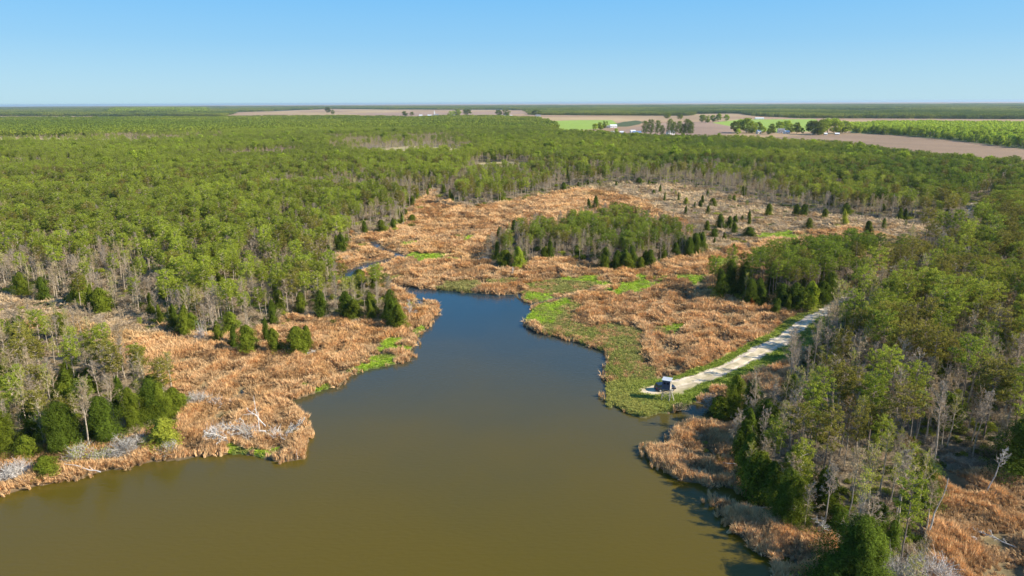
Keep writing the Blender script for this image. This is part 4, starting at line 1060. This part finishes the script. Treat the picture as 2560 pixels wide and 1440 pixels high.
# low bushes just inside the open marsh along the woods' feet
k |= (L == F_MARSH) & (edgedist(x, y, MARSH, True, 20) < 7) & (y > 60) & (rng.uniform(size=len(x)) < .3) & (edgedist(x, y, WATER, True, 20) > 6)
x = x[k]; y = y[k]; r = r[k]; L = L[k]; n = len(x)
tw = rng.uniform(size=n) < np.where(L == F_SCRUB, .5, .28)
s = rng.uniform(.5, 1.15, n)*np.clip(r/190, .75, 2.2)
cc = np.where(rng.uniform(size=n)[:, None] < .5, C_OLIVE*1.0, C_TAN*.95)
cc = np.where(rng.uniform(size=n)[:, None] < .25, C_CEDAR, cc)*rng.uniform(.8, 1.2, (n, 1))
cc = np.where((L == F_SCRUB)[:, None] & (rng.uniform(size=n)[:, None] < .6), C_TAN*1.05, cc)
hz_ = s*rng.uniform(.6, 1.1, n)/np.clip(r/260, 1, 2)*np.where(L == F_SCRUB, .6, 1)
scatter('undergrowth', UJ, np.stack([x, y, groundz(x, y)-.1], 1), np.stack([s, s, hz_], 1), np.stack([0*x, 0*x, rng.uniform(0, 6.28, n)], 1), cc, np.where(tw, rng.integers(3, 6, n), rng.integers(0, 3, n)), label='low bushes and twigs under the trees')

x, y, r = lgrid(.0030, 60, 760, 42)
L = region(x, y)
k = np.isin(L, [F_MARSH, F_SCRUB, F_OLIVE, F_BRIGHT, F_VERGE]) | ((L == F_WATER) & (r < 420) & (y > 60)); x = x[k]; y = y[k]; r = r[k]; L = L[k]
sd = zonedist(x, y)
wetk = L == F_WATER
ok = ~wetk | ((sd > -1.3) & (rng.uniform(size=len(x)) < .25*np.exp(sd*1.5)) & (fbm(x, y, 6, 401, 2) > .42))
x = x[ok]; y = y[ok]; r = r[ok]; L = L[ok]; sd = sd[ok]; wetk = wetk[ok]; L[wetk] = F_MARSH; sd[wetk] = .2
lm = lumps(x, y); nA = fbm(x, y, 22, 151, 3); nB = fbm(x, y, 3.2, 153, 2); nC = fbm(x, y, 60, 155, 2)
reed = np.isin(L, [F_MARSH, F_SCRUB])
u = rng.uniform(size=len(x))
keep = np.where(reed, (u < -.05+1.9*lm) , u < .8) & (sd > .15)
keep &= ~((L == F_SCRUB) & (u > .5))
x, y, r, L, sd, lm, nA, nB, nC, reed = (a[keep] for a in (x, y, r, L, sd, lm, nA, nB, nC, reed)); n = len(x)
C_R1 = np.array([.70, .435, .195]); C_R2 = np.array([.78, .56, .31]); C_R3 = np.array([.40, .27, .14]); C_R4 = np.array([.64, .37, .14]); C_R5 = np.array([.32, .29, .11])
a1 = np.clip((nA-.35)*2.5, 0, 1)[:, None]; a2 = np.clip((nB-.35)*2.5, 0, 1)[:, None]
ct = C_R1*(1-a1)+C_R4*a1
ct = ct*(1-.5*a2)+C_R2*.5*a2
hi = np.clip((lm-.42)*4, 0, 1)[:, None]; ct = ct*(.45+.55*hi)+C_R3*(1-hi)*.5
g5 = (np.clip((nC-.62)*6, 0, 1)*.6)[:, None]; ct = ct*(1-g5)+C_R5*g5
ct = np.where((L == F_SCRUB)[:, None], ct*.55+np.array([.46, .40, .26])*.5, ct)
col_ = np.select([(L == F_OLIVE)[:, None], (L == F_BRIGHT)[:, None], (L == F_VERGE)[:, None]],
   [np.array([.34, .31, .10])*(1-a1*.5)+np.array([.28, .35, .05])*a1*.5, np.array([.36, .47, .045])+0*a1, np.array([.27, .33, .05])*(1-a1)+np.array([.38, .36, .09])*a1], ct)
mixb = (L == F_BRIGHT) & (nB+rng.normal(0, .12, n) > .58)
col_[mixb] = np.array([.33, .34, .08])
mixo = (L == F_OLIVE) & (nB*.5+nA*.5+rng.normal(0, .09, n) > .60)
col_[mixo] = C_R1*.8
wetr = np.minimum(edgedist(x, y, CREEK, True, 12), edgedist(x, y, DITCH, True, 12)) < 2.6
# reeds right at the water's edge stand tall in an even tan
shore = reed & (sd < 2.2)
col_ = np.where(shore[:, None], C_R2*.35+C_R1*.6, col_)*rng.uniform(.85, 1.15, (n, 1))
gr = ~reed
sxy = np.clip(r/205, .6, 4)*np.where(gr, 1.0, 1.05)*rng.uniform(.8, 1.3, n)
szz = np.where(gr, rng.uniform(.6, 1.1, n)*np.where(L == F_OLIVE, 1.5, 1), (.36+.72*lm)*rng.uniform(.75, 1.2, n))
szz = np.where(shore, rng.uniform(.65, 1.05, n), szz)*np.where(L == F_SCRUB, .55, 1)
szz = np.where((L == F_OLIVE) & (sd < 3), szz*1.6, szz)
szz = np.where(wetr, szz*.4, szz)
tz = rng.normal(0, .16, n); lean_ = fbm(x, y, 14, 161, 3)*12.0; lean_ = lean_+rng.normal(0, .55, n)
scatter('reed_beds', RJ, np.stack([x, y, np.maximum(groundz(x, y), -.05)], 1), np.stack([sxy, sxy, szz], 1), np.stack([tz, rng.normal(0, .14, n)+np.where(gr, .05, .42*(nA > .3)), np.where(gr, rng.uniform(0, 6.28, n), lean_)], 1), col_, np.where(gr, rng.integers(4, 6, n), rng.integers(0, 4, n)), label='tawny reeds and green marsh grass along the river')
print('reeds', n, 'trees', len(X), 'far', len(hs))

# ------------------------------------------------------------------ dead wood and named bushes
def deadtree(name, px, lab, cat, Ht, rot, seed, start=.3, spread=.3, nl=12, m1=M_DEAD, m2=M_DEADG, z=.5, twigs=True, group=None, lean=0.0, scale=(1, 1, 1)):
    x_, y_ = gp(px[0], px[1], z)
    e = empty(name, (x_, y_, z), label=lab, cat=cat, group=group); e.rotation_euler = rot; e.scale = scale
    T, Tw, B = bare(seed, Ht, start, spread, nl, .045, 0, lean)
    ob('trunk', T.mesh('trunk', m1), e)
    if twigs: ob('branches', Tw.mesh('branches', m2), e)
    return e
D = math.radians
deadtree('snag', (652,1088), 'slender bleached snag upright among the fallen trees on the left point', 'dead tree', 9.0, (D(1), D(-2), 0), 801, .3, .1, 9, twigs=False)
deadtree('fallen_tree', (665,1078), 'long bleached trunk lying across the tangle on the left point', 'fallen tree', 8.5, (D(4), D(-84), D(3)), 802, .35, .32, 14, z=1.5, scale=(1.5, 1.5, 1))
deadtree('fallen_tree', (664,1065), 'arched pale bough bent over behind the upright snag', 'fallen tree', 6, (D(0), D(-58), D(-35)), 803, .4, .22, 7, z=1.6, scale=(1.5, 1.5, 1), twigs=False, lean=.08)
deadtree('fallen_tree', (585,1040), 'thin pinkish pole lying flat behind the left point tangle', 'fallen tree', 5.0, (0, D(84), 0), 804, .7, .08, 3, z=1.3, twigs=False)
deadtree('fallen_tree', (252,1180), 'white fallen log reaching over the water at the left shore', 'fallen tree', 7.5, (0, D(-80), D(-6)), 805, .2, .2, 8, z=.7, twigs=False)
deadtree('fallen_tree', (84,1198), 'short white branch lying on the reeds at the far left shore', 'fallen tree', 3.5, (0, D(-75), D(-10)), 806, .2, .25, 6, z=.6, twigs=False)
deadtree('dead_tree', (1027,795), 'grey dead tree standing alone on the reedy spit', 'dead tree', 6.0, (0, 0, 0), 807, .1, .42, 13, z=.6)
deadtree('snag', (2464,1240), 'hooked grey snag with a bushy top in the right marsh', 'dead tree', 9.5, (D(0), D(7), 0), 808, .62, .22, 11, m1=M_DEADG, z=.5, lean=.05)
deadtree('snag', (2316,1352), 'tall broken snag leaning beside the right marsh', 'dead tree', 11.5, (0, D(9), 0), 809, .8, .05, 5, m1=M_DEADG, z=.5, twigs=False)
deadtree('fallen_tree', (2440,1352), 'small white root stub lying in the right marsh', 'fallen tree', 2.4, (D(20), D(-70), D(20)), 810, .2, .3, 8, z=.9, twigs=False, scale=(1.6, 1.6, 1))
deadtree('fallen_tree', (2545,1370), 'grey fallen branch half sunk in the right marsh', 'fallen tree', 7.5, (D(0), D(-82), D(-38)), 811, .2, .16, 12, m1=M_DEADG, z=.8)
deadtree('fallen_tree', (2110,1372), 'pale fallen crown at the foot of the bottom right trees', 'fallen tree', 6.0, (D(-10), D(-52), D(-25)), 812, .15, .35, 13, m1=M_DEADG, z=.5)
deadtree('fallen_tree', (1760,1150), 'bleached log lying in the shaded reeds of the right point', 'fallen tree', 6.5, (0, D(84), D(-25)), 813, .2, .06, 6, z=.8, twigs=False)
deadtree('fallen_tree', (1850,1265), 'thin pale log lying over the lower right reeds', 'fallen tree', 5.5, (0, D(84), D(-12)), 814, .2, .06, 6, z=.8, twigs=False)
deadtree('fallen_tree', (1820,852), 'weathered log lying in the reeds left of the track', 'fallen tree', 6.0, (0, D(84), D(-14)), 815, .2, .06, 6, z=1.0, twigs=False)
deadtree('dead_tree', (1282,690), 'small dead tree at the west foot of the island grove', 'dead tree', 4.0, (0, 0, 0), 816, .1, .42, 11, z=.6)
deadtree('snag', (580,1013), 'short bleached stub standing in the reeds above the left point', 'dead tree', 2.0, (0, 0, 0), 817, .9, .02, 2, z=.6, twigs=False)
deadtree('snag', (744,1148), 'white stub post standing at the tip of the left point', 'dead tree', 1.8, (0, D(4), 0), 818, .9, .02, 2, z=.3, twigs=False)

def bush(px, rad, hh, lab, seed, m=M_DEADG, n=60, tint=None, z=.4, name='twiggy_bush', group='grey leafless bushes by the water'):
    x_, y_ = gp(px[0], px[1], z)
    e = empty(name, (x_, y_, z), random.uniform(0, 6), label=lab, cat='bush', group=group)
    T, Tw, ends = brush(seed, rad, hh, n)
    ob('stems', T.mesh('stems', m), e); ob('twigs', Tw.mesh('twigs', m), e)
    if tint is not None:
        B = MB(); k_ = rng.permutation(len(ends)); B.leaves(ends[k_]+rng.normal(0, .12, ends.shape), rng.normal(size=ends.shape), .2, asp=.7)
        f = ob('leaves', B.mesh('leaves', M_LEAF), e); f['tint'] = [float(q_) for q_ in tint]
bush((545,1098), 3.1, 3.4, 'pale grey twig ball at the left end of the fallen tangle', 901, M_DEAD, 80)
bush((622,1096), 3.0, 3.1, 'grey twig heap under the upright snag', 902, M_DEADG, 80)
bush((690,1100), 2.7, 2.6, 'fan of bleached twigs right of the fallen trunk', 903, M_DEAD, 40)
deadtree('fallen_tree', (600,1100), 'leaning dead crown at the left half of the fallen tangle', 'fallen tree', 6.5, (D(25), D(-60), D(8)), 831, .1, .4, 14, z=.8, scale=(1.2, 1.2, 1.2))
deadtree('fallen_tree', (700,1098), 'forked dead limb fanning out at the right end of the tangle', 'fallen tree', 5.0, (D(-12), D(52), D(10)), 832, .1, .42, 12, z=.8, scale=(1.2, 1.2, 1.2))
bush((495,1012), 3.9, 2.9, 'low wide grey brush heap in the left reeds', 904, M_DEADG, 110)
bush((545,1016), 2.2, 2.6, 'pale twig fan at the right end of the grey brush heap', 905, M_DEAD, 50)
bush((315,1140), 3.6, 4.2, 'big grey leafless bush on the near left shore', 906, M_DEADG, 130, C_GREY*.9)
bush((360,1125), 3.0, 4.0, 'grey bush right of the big leafless shore bush', 907, M_DEADG, 100, C_TAN*.8)
bush((425,1135), 2.4, 3.2, 'pale bush with a few green leaves before the left reeds', 908, M_DEADG, 70, C_OLIVE)
bush((40,1195), 3.6, 2.8, 'broad pale bush at the left corner of the shore', 909, M_DEAD, 130, C_GREY)
bush((90,1185), 2.2, 2.2, 'small pale bush beside the yellow green shore bush', 910, M_DEADG, 60)
bush((200,1150), 3.2, 3.2, 'tan bush between cedars and log on the left shore', 911, M_DEADG, 80, C_OLIVE*1.2)
bush((255,1150), 2.6, 2.6, 'olive bush just above the white shore log', 912, M_DEADG, 60, C_OLIVE*1.2)
bush((2240,1465), 4.6, 4.4, 'large grey thicket bush at the bottom edge', 913, M_DEADG, 150, C_GREY)
bush((2330,1455), 4.0, 4.0, 'right hand grey thicket bush at the bottom edge', 914, M_DEAD, 120, C_GREY)
bush((2180,1400), 2.6, 3.0, 'smaller grey thicket bush above the bottom pair', 915, M_DEADG, 70, C_TAN*.8)
bush((780,888), 1.6, 1.4, 'low grey twigs at the foot of the corner cedars', 916, M_DEAD, 50)
bush((505,858), 1.8, 7.5, 'tall feathery grey bush before the left wood', 917, M_DEAD, 60)
bush((1215,655), 3.4, 2.4, 'grey bush at the west tip of the grove', 918, M_DEADG, 80)
bush((1775,1022), 2.6, 3.6, 'rust brown bush beside the side inlet', 919, M_DEADG, 90, C_RUST*1.1)
bush((1700,1025), 2.0, 1.6, 'dark low shrub under the blind', 920, M_TWIG, 50, C_CEDAR)
bush((960,840), 1.2, 1.0, 'tiny grey bush in the reeds of the spit', 921, M_DEAD, 30)

# ------------------------------------------------------------------ box blind, parked vehicle
m_panel = simple('slate_panels', (.10, .10, .14), 2, .15, .6); m_side = simple('sunlit_beige_panels', (.50, .44, .35), 2, .15, .7); m_roof = simple('pale_metal_roof', (.46, .49, .50), 1, .12, .5)  # m_side puts the right wall's sunlight into its colour; the ladder shares it
m_wood = simple('greyed_timber', (.30, .27, .23), 3, .25); m_dark = simple('dark_opening', (.02, .02, .025), 1, .1, .3)
bx_, by_ = gp(1665, 1000, .5)
RZ = D(-24)
e = empty('hunting_blind', (bx_, by_, .5), RZ, label='raised box blind with a pale roof standing on braced legs', cat='hunting blind')
W = 1.75; FH = 2.75; BHH = 2.0
for sx in (-1, 1):
    for sy in (-1, 1):
        t = MB(); t.seg((sx*W*.5, sy*W*.5, 0), (sx*W*.42, sy*W*.42, FH), .07, .07, 4); ob('leg', t.mesh('leg', m_wood), e)
for a, b_ in (((-1, -1), (1, -1)), ((1, -1), (1, 1)), ((-1, 1), (1, 1)), ((-1, -1), (-1, 1))):
    for z0, z1 in ((.3, 1.5), (1.5, 2.7)):
        for fl in (0, 1):
            p = (a[0]*W*.5, a[1]*W*.5, z0 if fl else z1); q_ = (b_[0]*W*.5, b_[1]*W*.5, z1 if fl else z0)
            t = MB(); t.seg(p, q_, .035, .035, 4); ob('brace', t.mesh('brace', m_wood), e)
t = MB(); t.box((0, 0, FH+.06), (W+.2, W+.1, .12)); ob('platform', t.mesh('platform', m_wood), e)
for (cx, cy, sx, sy, m_) in ((0, -W/2+.03, W, .06, m_panel), (0, W/2-.03, W, .06, m_panel), (-W/2+.03, 0, .06, W-.125, m_panel), (W/2-.03, 0, .06, W-.125, m_side)):
    t = MB()
    t.box((cx, cy, FH+.12+.55), (sx, sy, 1.1)); t.box((cx, cy, FH+.12+1.8), (sx, sy, .4))
    if sx > sy:
        for s_ in (-1, 0, 1): t.box((cx+s_*(W/2-.15)*.98, cy, FH+.12+1.35), (.28, sy, .5))
    else:
        for s_ in (-1, 0, 1): t.box((cx, cy+s_*(W/2-.22), FH+.12+1.35), (sx, .28, .5))
    ob('wall_panel', t.mesh('wall_panel', m_), e)
t = MB(); t.box((0, 0, FH+.12+1.35), (W-.3, W-.3, .48)); ob('window', t.mesh('window', m_dark), e)
t = MB(); t.add([(-W/2-.15, -W/2-.08, FH+2.14), (W/2+.15, -W/2-.08, FH+2.14), (W/2+.15, W/2+.08, FH+2.22), (-W/2-.15, W/2+.08, FH+2.22), (-W/2-.15, -W/2-.08, FH+2.22), (W/2+.15, -W/2-.08, FH+2.22), (W/2+.15, W/2+.08, FH+2.30), (-W/2-.15, W/2+.08, FH+2.30)],
                [(0, 3, 2, 1), (4, 5, 6, 7), (0, 1, 5, 4), (1, 2, 6, 5), (2, 3, 7, 6), (3, 0, 4, 7)]); ob('roof', t.mesh('roof', m_roof), e)
lad = ob('ladder', None, e) if False else None
for s_ in (-.25, .25):
    t = MB(); t.seg((W*.5+.9, s_, 0), (W*.5+.1, s_, FH+.1), .035, .035, 4); ob('ladder_rail', t.mesh('ladder_rail', m_side), e)
for i in range(8):
    f = (i+.7)/8.5; t = MB(); t.box((W*.5+.9-.85*f, 0, (FH+.1)*f), (.12, .5, .04)); ob('step', t.mesh('step', m_side), e)

def loft(sections, close=True):
    m_ = MB(); n_ = len(sections[0]); v_ = np.concatenate([np.array(s_) for s_ in sections]); f = []
    for i in range(len(sections)-1):
        for j in range(n_): f.append((i*n_+j, i*n_+(j+1) % n_, (i+1)*n_+(j+1) % n_, (i+1)*n_+j))
    f.append(tuple(range(n_))[::-1]); f.append(tuple((len(sections)-1)*n_+j for j in range(n_)))
    m_.add(v_, f); return m_
m_paint, _, pb_ = mat('dark_blue_paint', (.012, .018, .035), .3); pb_.inputs['Specular IOR Level'].default_value = .6
m_glass, _, gb_ = mat('tinted_glass', (.02, .035, .03), .08); gb_.inputs['Specular IOR Level'].default_value = .8
m_tyre = simple('tyre_rubber', (.02, .02, .02)); m_rim = simple('alloy', (.4, .4, .4), 2, .1, .35); m_lamp = simple('lamp_lens', (.6, .55, .5), 1, .05, .2); m_red = simple('red_lens', (.35, .02, .02), 1, .05, .2); m_chr = simple('bumper', (.05, .05, .055), 1, .1, .4)
vx, vy = gp(1662, 976, .55)
car = empty('parked_car', (vx, vy, .62), D(10), label='dark blue sport utility vehicle parked on the gravel behind the blind', cat='car')
def sec(x_, w_, z0, z1, rnd=.1):
    return [(x_, -w_+rnd, z0), (x_, w_-rnd, z0), (x_, w_, z0+rnd), (x_, w_, z1-rnd), (x_, w_-rnd, z1), (x_, -w_+rnd, z1), (x_, -w_, z1-rnd), (x_, -w_, z0+rnd)]
ob('body', loft([sec(-2.3, .82, .5, .95), sec(-2.15, .92, .32, 1.05), sec(-1.2, .95, .28, 1.1), sec(.9, .95, .28, 1.08), sec(1.9, .93, .3, 1.0), sec(2.3, .85, .42, .88)]).mesh('body', m_paint), car)
ob('cabin', loft([sec(-2.2, .78, 1.03, 1.2, .05), sec(-2.0, .74, 1.03, 1.72, .08), sec(-.6, .74, 1.06, 1.82, .08), sec(.55, .72, 1.05, 1.74, .08), sec(1.25, .74, 1.0, 1.12, .05)]).mesh('cabin', m_paint), car)
for s_ in (-1, 1):
    for x0, x1 in ((-1.95, -1.1), (-1.02, -.2), (-.12, .72)):
        t = MB(); yy = s_*.755; t.add([(x0, yy, 1.14), (x1, yy, 1.14), (x1-(.3 if x1 > .5 else 0), s_*.735, 1.62), (x0, s_*.735, 1.64)], [(0, 1, 2, 3) if s_ < 0 else (3, 2, 1, 0)]); ob('side_window', t.mesh('side_window', m_glass), car)
    t = MB(); t.box((1.0-.2, s_*1.03, 1.12), (.12, .16, .16)); ob('mirror', t.mesh('mirror', m_paint), car)
t = MB(); t.add([(1.22, -.66, 1.16), (1.22, .66, 1.16), (.62, .62, 1.72), (.62, -.62, 1.72)], [(0, 1, 2, 3)]); ob('windscreen', t.mesh('windscreen', m_glass), car)
t = MB(); t.add([(-2.22, -.66, 1.2), (-2.22, .66, 1.2), (-2.06, .62, 1.66), (-2.06, -.62, 1.66)], [(3, 2, 1, 0)]); ob('rear_window', t.mesh('rear_window', m_glass), car)
for sx in (-1.45, 1.45):
    for s_ in (-1, 1):
        wh = MB(); n_ = 16; a_ = np.arange(n_)*2*math.pi/n_
        ring = lambda r_, yv: np.stack([sx+r_*np.cos(a_), np.full(n_, yv), .36+r_*np.sin(a_)], 1)
        wh.add(np.concatenate([ring(.36, s_*.74), ring(.36, s_*.96), ring(.22, s_*.97)]), [(i, (i+1) % n_, n_+(i+1) % n_, n_+i) for i in range(n_)]+[(n_+i, n_+(i+1) % n_, 2*n_+(i+1) % n_, 2*n_+i) for i in range(n_)])
        wo = ob('wheel', wh.mesh('wheel', m_tyre), car)
        rm = MB(); rm.add(np.concatenate([ring(.215, s_*.972), [[sx, s_*.975, .36]]]), [(i, (i+1) % n_, n_) for i in range(n_)]); ob('rim', rm.mesh('rim', m_rim), wo)
for s_ in (-.68, .68):
    t = MB(); t.box((2.27, s_, .76), (.1, .3, .14)); ob('headlight', t.mesh('headlight', m_lamp), car)
    t = MB(); t.box((-2.27, s_*1.05, .88), (.1, .18, .3)); ob('tail_light', t.mesh('tail_light', m_red), car)
t = MB(); t.box((2.3, 0, .45), (.14, 1.6, .2)); ob('bumper', t.mesh('bumper', m_chr), car)
t = MB(); t.box((-2.3, 0, .5), (.14, 1.6, .2)); ob('bumper', t.mesh('bumper', m_chr), car)

# ------------------------------------------------------------------ far farms and church
m_white = simple('white_boards', (.80, .79, .76), .6, .05, .7); m_cream = simple('cream_boards', (.66, .60, .48), .6, .08, .7); m_groof = simple('grey_shingles', (.22, .21, .21), .5, .15, .8); m_win = simple('window_glass', (.05, .06, .08), 1, .1, .2); m_door = simple('door_paint', (.25, .12, .08), 1, .1, .5); m_wroof = simple('pale_roofing', (.72, .74, .76), .5, .06, .4)
def house(name, px, w_, d_, hw, hr, rz, lab, cat, wall=None, roof=None, group=None, nw=3, bays=1):
    wall = wall or m_white; roof = roof or m_groof
    x_, y_ = gp(*px); z_ = float(groundz(np.array([x_]), np.array([y_]))[0])
    e = empty(name, (x_, y_, z_-.2), rz, label=lab, cat=cat, group=group)
    t = MB(); t.add([(-w_/2, -d_/2, 0), (w_/2, -d_/2, 0), (w_/2, d_/2, 0), (-w_/2, d_/2, 0), (-w_/2, -d_/2, hw), (w_/2, -d_/2, hw), (w_/2, d_/2, hw), (-w_/2, d_/2, hw), (-w_/2, 0, hw+hr), (w_/2, 0, hw+hr)],
                    [(0, 1, 5, 4), (1, 2, 6, 9, 5), (2, 3, 7, 6), (3, 0, 4, 8, 7)]); ob('wall', t.mesh('wall', wall), e)
    o_ = .5; k_ = hr/(d_/2); t = MB()
    for s_ in (-1, 1):
        a0 = (-w_/2-o_, s_*(d_/2+o_), hw-k_*o_+.05); a1 = (w_/2+o_, s_*(d_/2+o_), hw-k_*o_+.05); a2 = (w_/2+o_, 0, hw+hr+.05); a3 = (-w_/2-o_, 0, hw+hr+.05)
        up = lambda p: (p[0], p[1], p[2]+.22)
        t.add([a0, a1, a2, a3, up(a0), up(a1), up(a2), up(a3)], [(0, 1, 2, 3), (4, 5, 6, 7), (0, 1, 5, 4), (1, 2, 6, 5), (3, 0, 4, 7)])
    rf = ob('roof', t.mesh('roof', roof), e)
    for i in range(nw):
        xx = -w_/2+w_*(i+.5)/nw
        t = MB()
        if i == nw//2: t.box((xx, -d_/2-.03, 1.15), (1.2, .1, 2.2)); ob('door', t.mesh('door', m_door), e)
        else: t.box((xx, -d_/2-.03, hw*.55), (1.3, .1, 1.4)); ob('window', t.mesh('window', m_win), e)
    return e, z_
e, _ = house('church', (1090, 291), 26, 14, 6, 5.5, D(8), 'white country church with a tall pointed steeple in the far fields', 'church', roof=m_groof, nw=5)
t = MB(); t.box((-7, 0, 8), (5, 5, 16)); tw_ = ob('tower', t.mesh('tower', m_white), e)
t = MB(); t.add([(-9.6, -2.6, 16), (-4.4, -2.6, 16), (-4.4, 2.6, 16), (-9.6, 2.6, 16), (-7, 0, 30)], [(0, 1, 4), (1, 2, 4), (2, 3, 4), (3, 0, 4), (3, 2, 1, 0)]); ob('spire', t.mesh('spire', m_wroof), tw_)
house('house', (1074, 292), 20, 12, 5, 4, D(-5), 'long white hall just left of the far church', 'building', roof=m_wroof, nw=5)
house('house', (1052, 291), 16, 10, 4.5, 3, D(5), 'white low house farthest left of the far church', 'house', roof=m_wroof)
house('house', (1134, 292), 14, 10, 6, 4, D(20), 'white gabled house under the trees right of the church', 'house')
house('house', (1258, 293), 22, 12, 5, 4, D(0), 'grey roofed farmhouse between two dark trees in the far fields', 'house', wall=m_cream)
house('house', (1277, 294), 12, 9, 5, 4, D(0), 'small white shed right of the grey roofed far farmhouse', 'shed', roof=m_wroof)
house('house', (1345, 292), 24, 12, 5, 4, D(0), 'low white farmhouse at the edge of the far green wood', 'house')
house('barn', (1533, 321), 17, 9, 5, 3, D(8), 'white long barn beside the oval grove', 'barn', roof=m_wroof)
house('barn', (1519, 322), 13, 8, 4, 2.5, D(-6), 'dark roofed open barn left of the white barn', 'barn', wall=m_cream)
house('shed', (1531, 337), 6, 5, 4, 2, D(10), 'left of two tiny cream sheds below the oval grove', 'shed', wall=m_cream, roof=m_wroof)
house('shed', (1554, 337), 7, 6, 4, 2, D(-10), 'right of two tiny cream sheds below the oval grove', 'shed', wall=m_cream, roof=m_wroof)
house('house', (1592, 338), 16, 9, 4, 3, D(0), 'blue grey roofed house left of the tall dark pines', 'house', wall=m_cream, roof=simple('blue_roof', (.16, .22, .34), .5, .1, .6))
house('house', (1582, 334), 10, 7, 3.5, 2.5, D(10), 'pale shed behind the blue roofed house', 'shed', roof=m_wroof)
house('house', (1676, 338), 14, 9, 4.5, 3, D(15), 'white house hidden between the tall dark pines', 'house', roof=m_wroof)
house('house', (1872, 332), 14, 9, 4.5, 3, D(-15), 'cream house under the big spreading trees', 'house', wall=m_cream, roof=m_wroof)
house('shed', (1896, 336), 8, 7, 4.5, 3, D(20), 'cream shed right of the house under spreading trees', 'shed', wall=m_cream, roof=m_wroof)
e, _ = house('farmhouse', (1952, 334), 13, 9, 5.5, 3.5, D(-10), 'white farmhouse with several gables before the green field', 'house', roof=m_groof)
t = MB(); t.box((9, 1, 2.4), (9, 8, 4.8)); ob('wing', t.mesh('wing', m_white), e)
t = MB(); t.box((9, 1, 5.0), (9.8, 8.8, .4)); ob('wing_roof', t.mesh('wing_roof', m_wroof), e)
house('shed', (1966, 336), 10, 7, 4, 2.5, D(15), 'white shed joined close to the gabled farmhouse', 'shed', roof=m_wroof)
house('shed', (2063, 339), 6, 4, 2.6, 1.4, D(0), 'tiny white shed at the foot of the big dark tree', 'shed', roof=m_wroof)
house('shed', (2092, 339), 8, 4, 2.6, 1.4, D(0), 'tiny pale shed right of the big dark tree', 'shed', wall=m_cream, roof=m_wroof)
house('barn', (1898, 300), 30, 10, 4, 2.5, D(0), 'long pale barn behind the second green field', 'barn', wall=m_cream, roof=m_wroof)
# arched white shelter among the middle woods
x_, y_ = gp(725, 348); e = empty('arched_shelter', (x_, y_, .5), D(-20), label='small white arched shelter alone in the middle wood', cat='shelter')
t = MB(); n_ = 12; a_ = np.linspace(0, math.pi, n_)
V = [(3.6*math.cos(q_), s_*5, 10.5*math.sin(q_)) for s_ in (-1, 1) for q_ in a_]
t.add(V, [(i, i+1, n_+i+1, n_+i) for i in range(n_-1)]+[tuple(range(n_))[::-1], tuple(range(n_, 2*n_))]); ob('shell', t.mesh('shell', m_white), e)
t = MB(); t.box((0, -5.05, 2), (1.8, .1, 4)); ob('opening', t.mesh('opening', m_win), e)
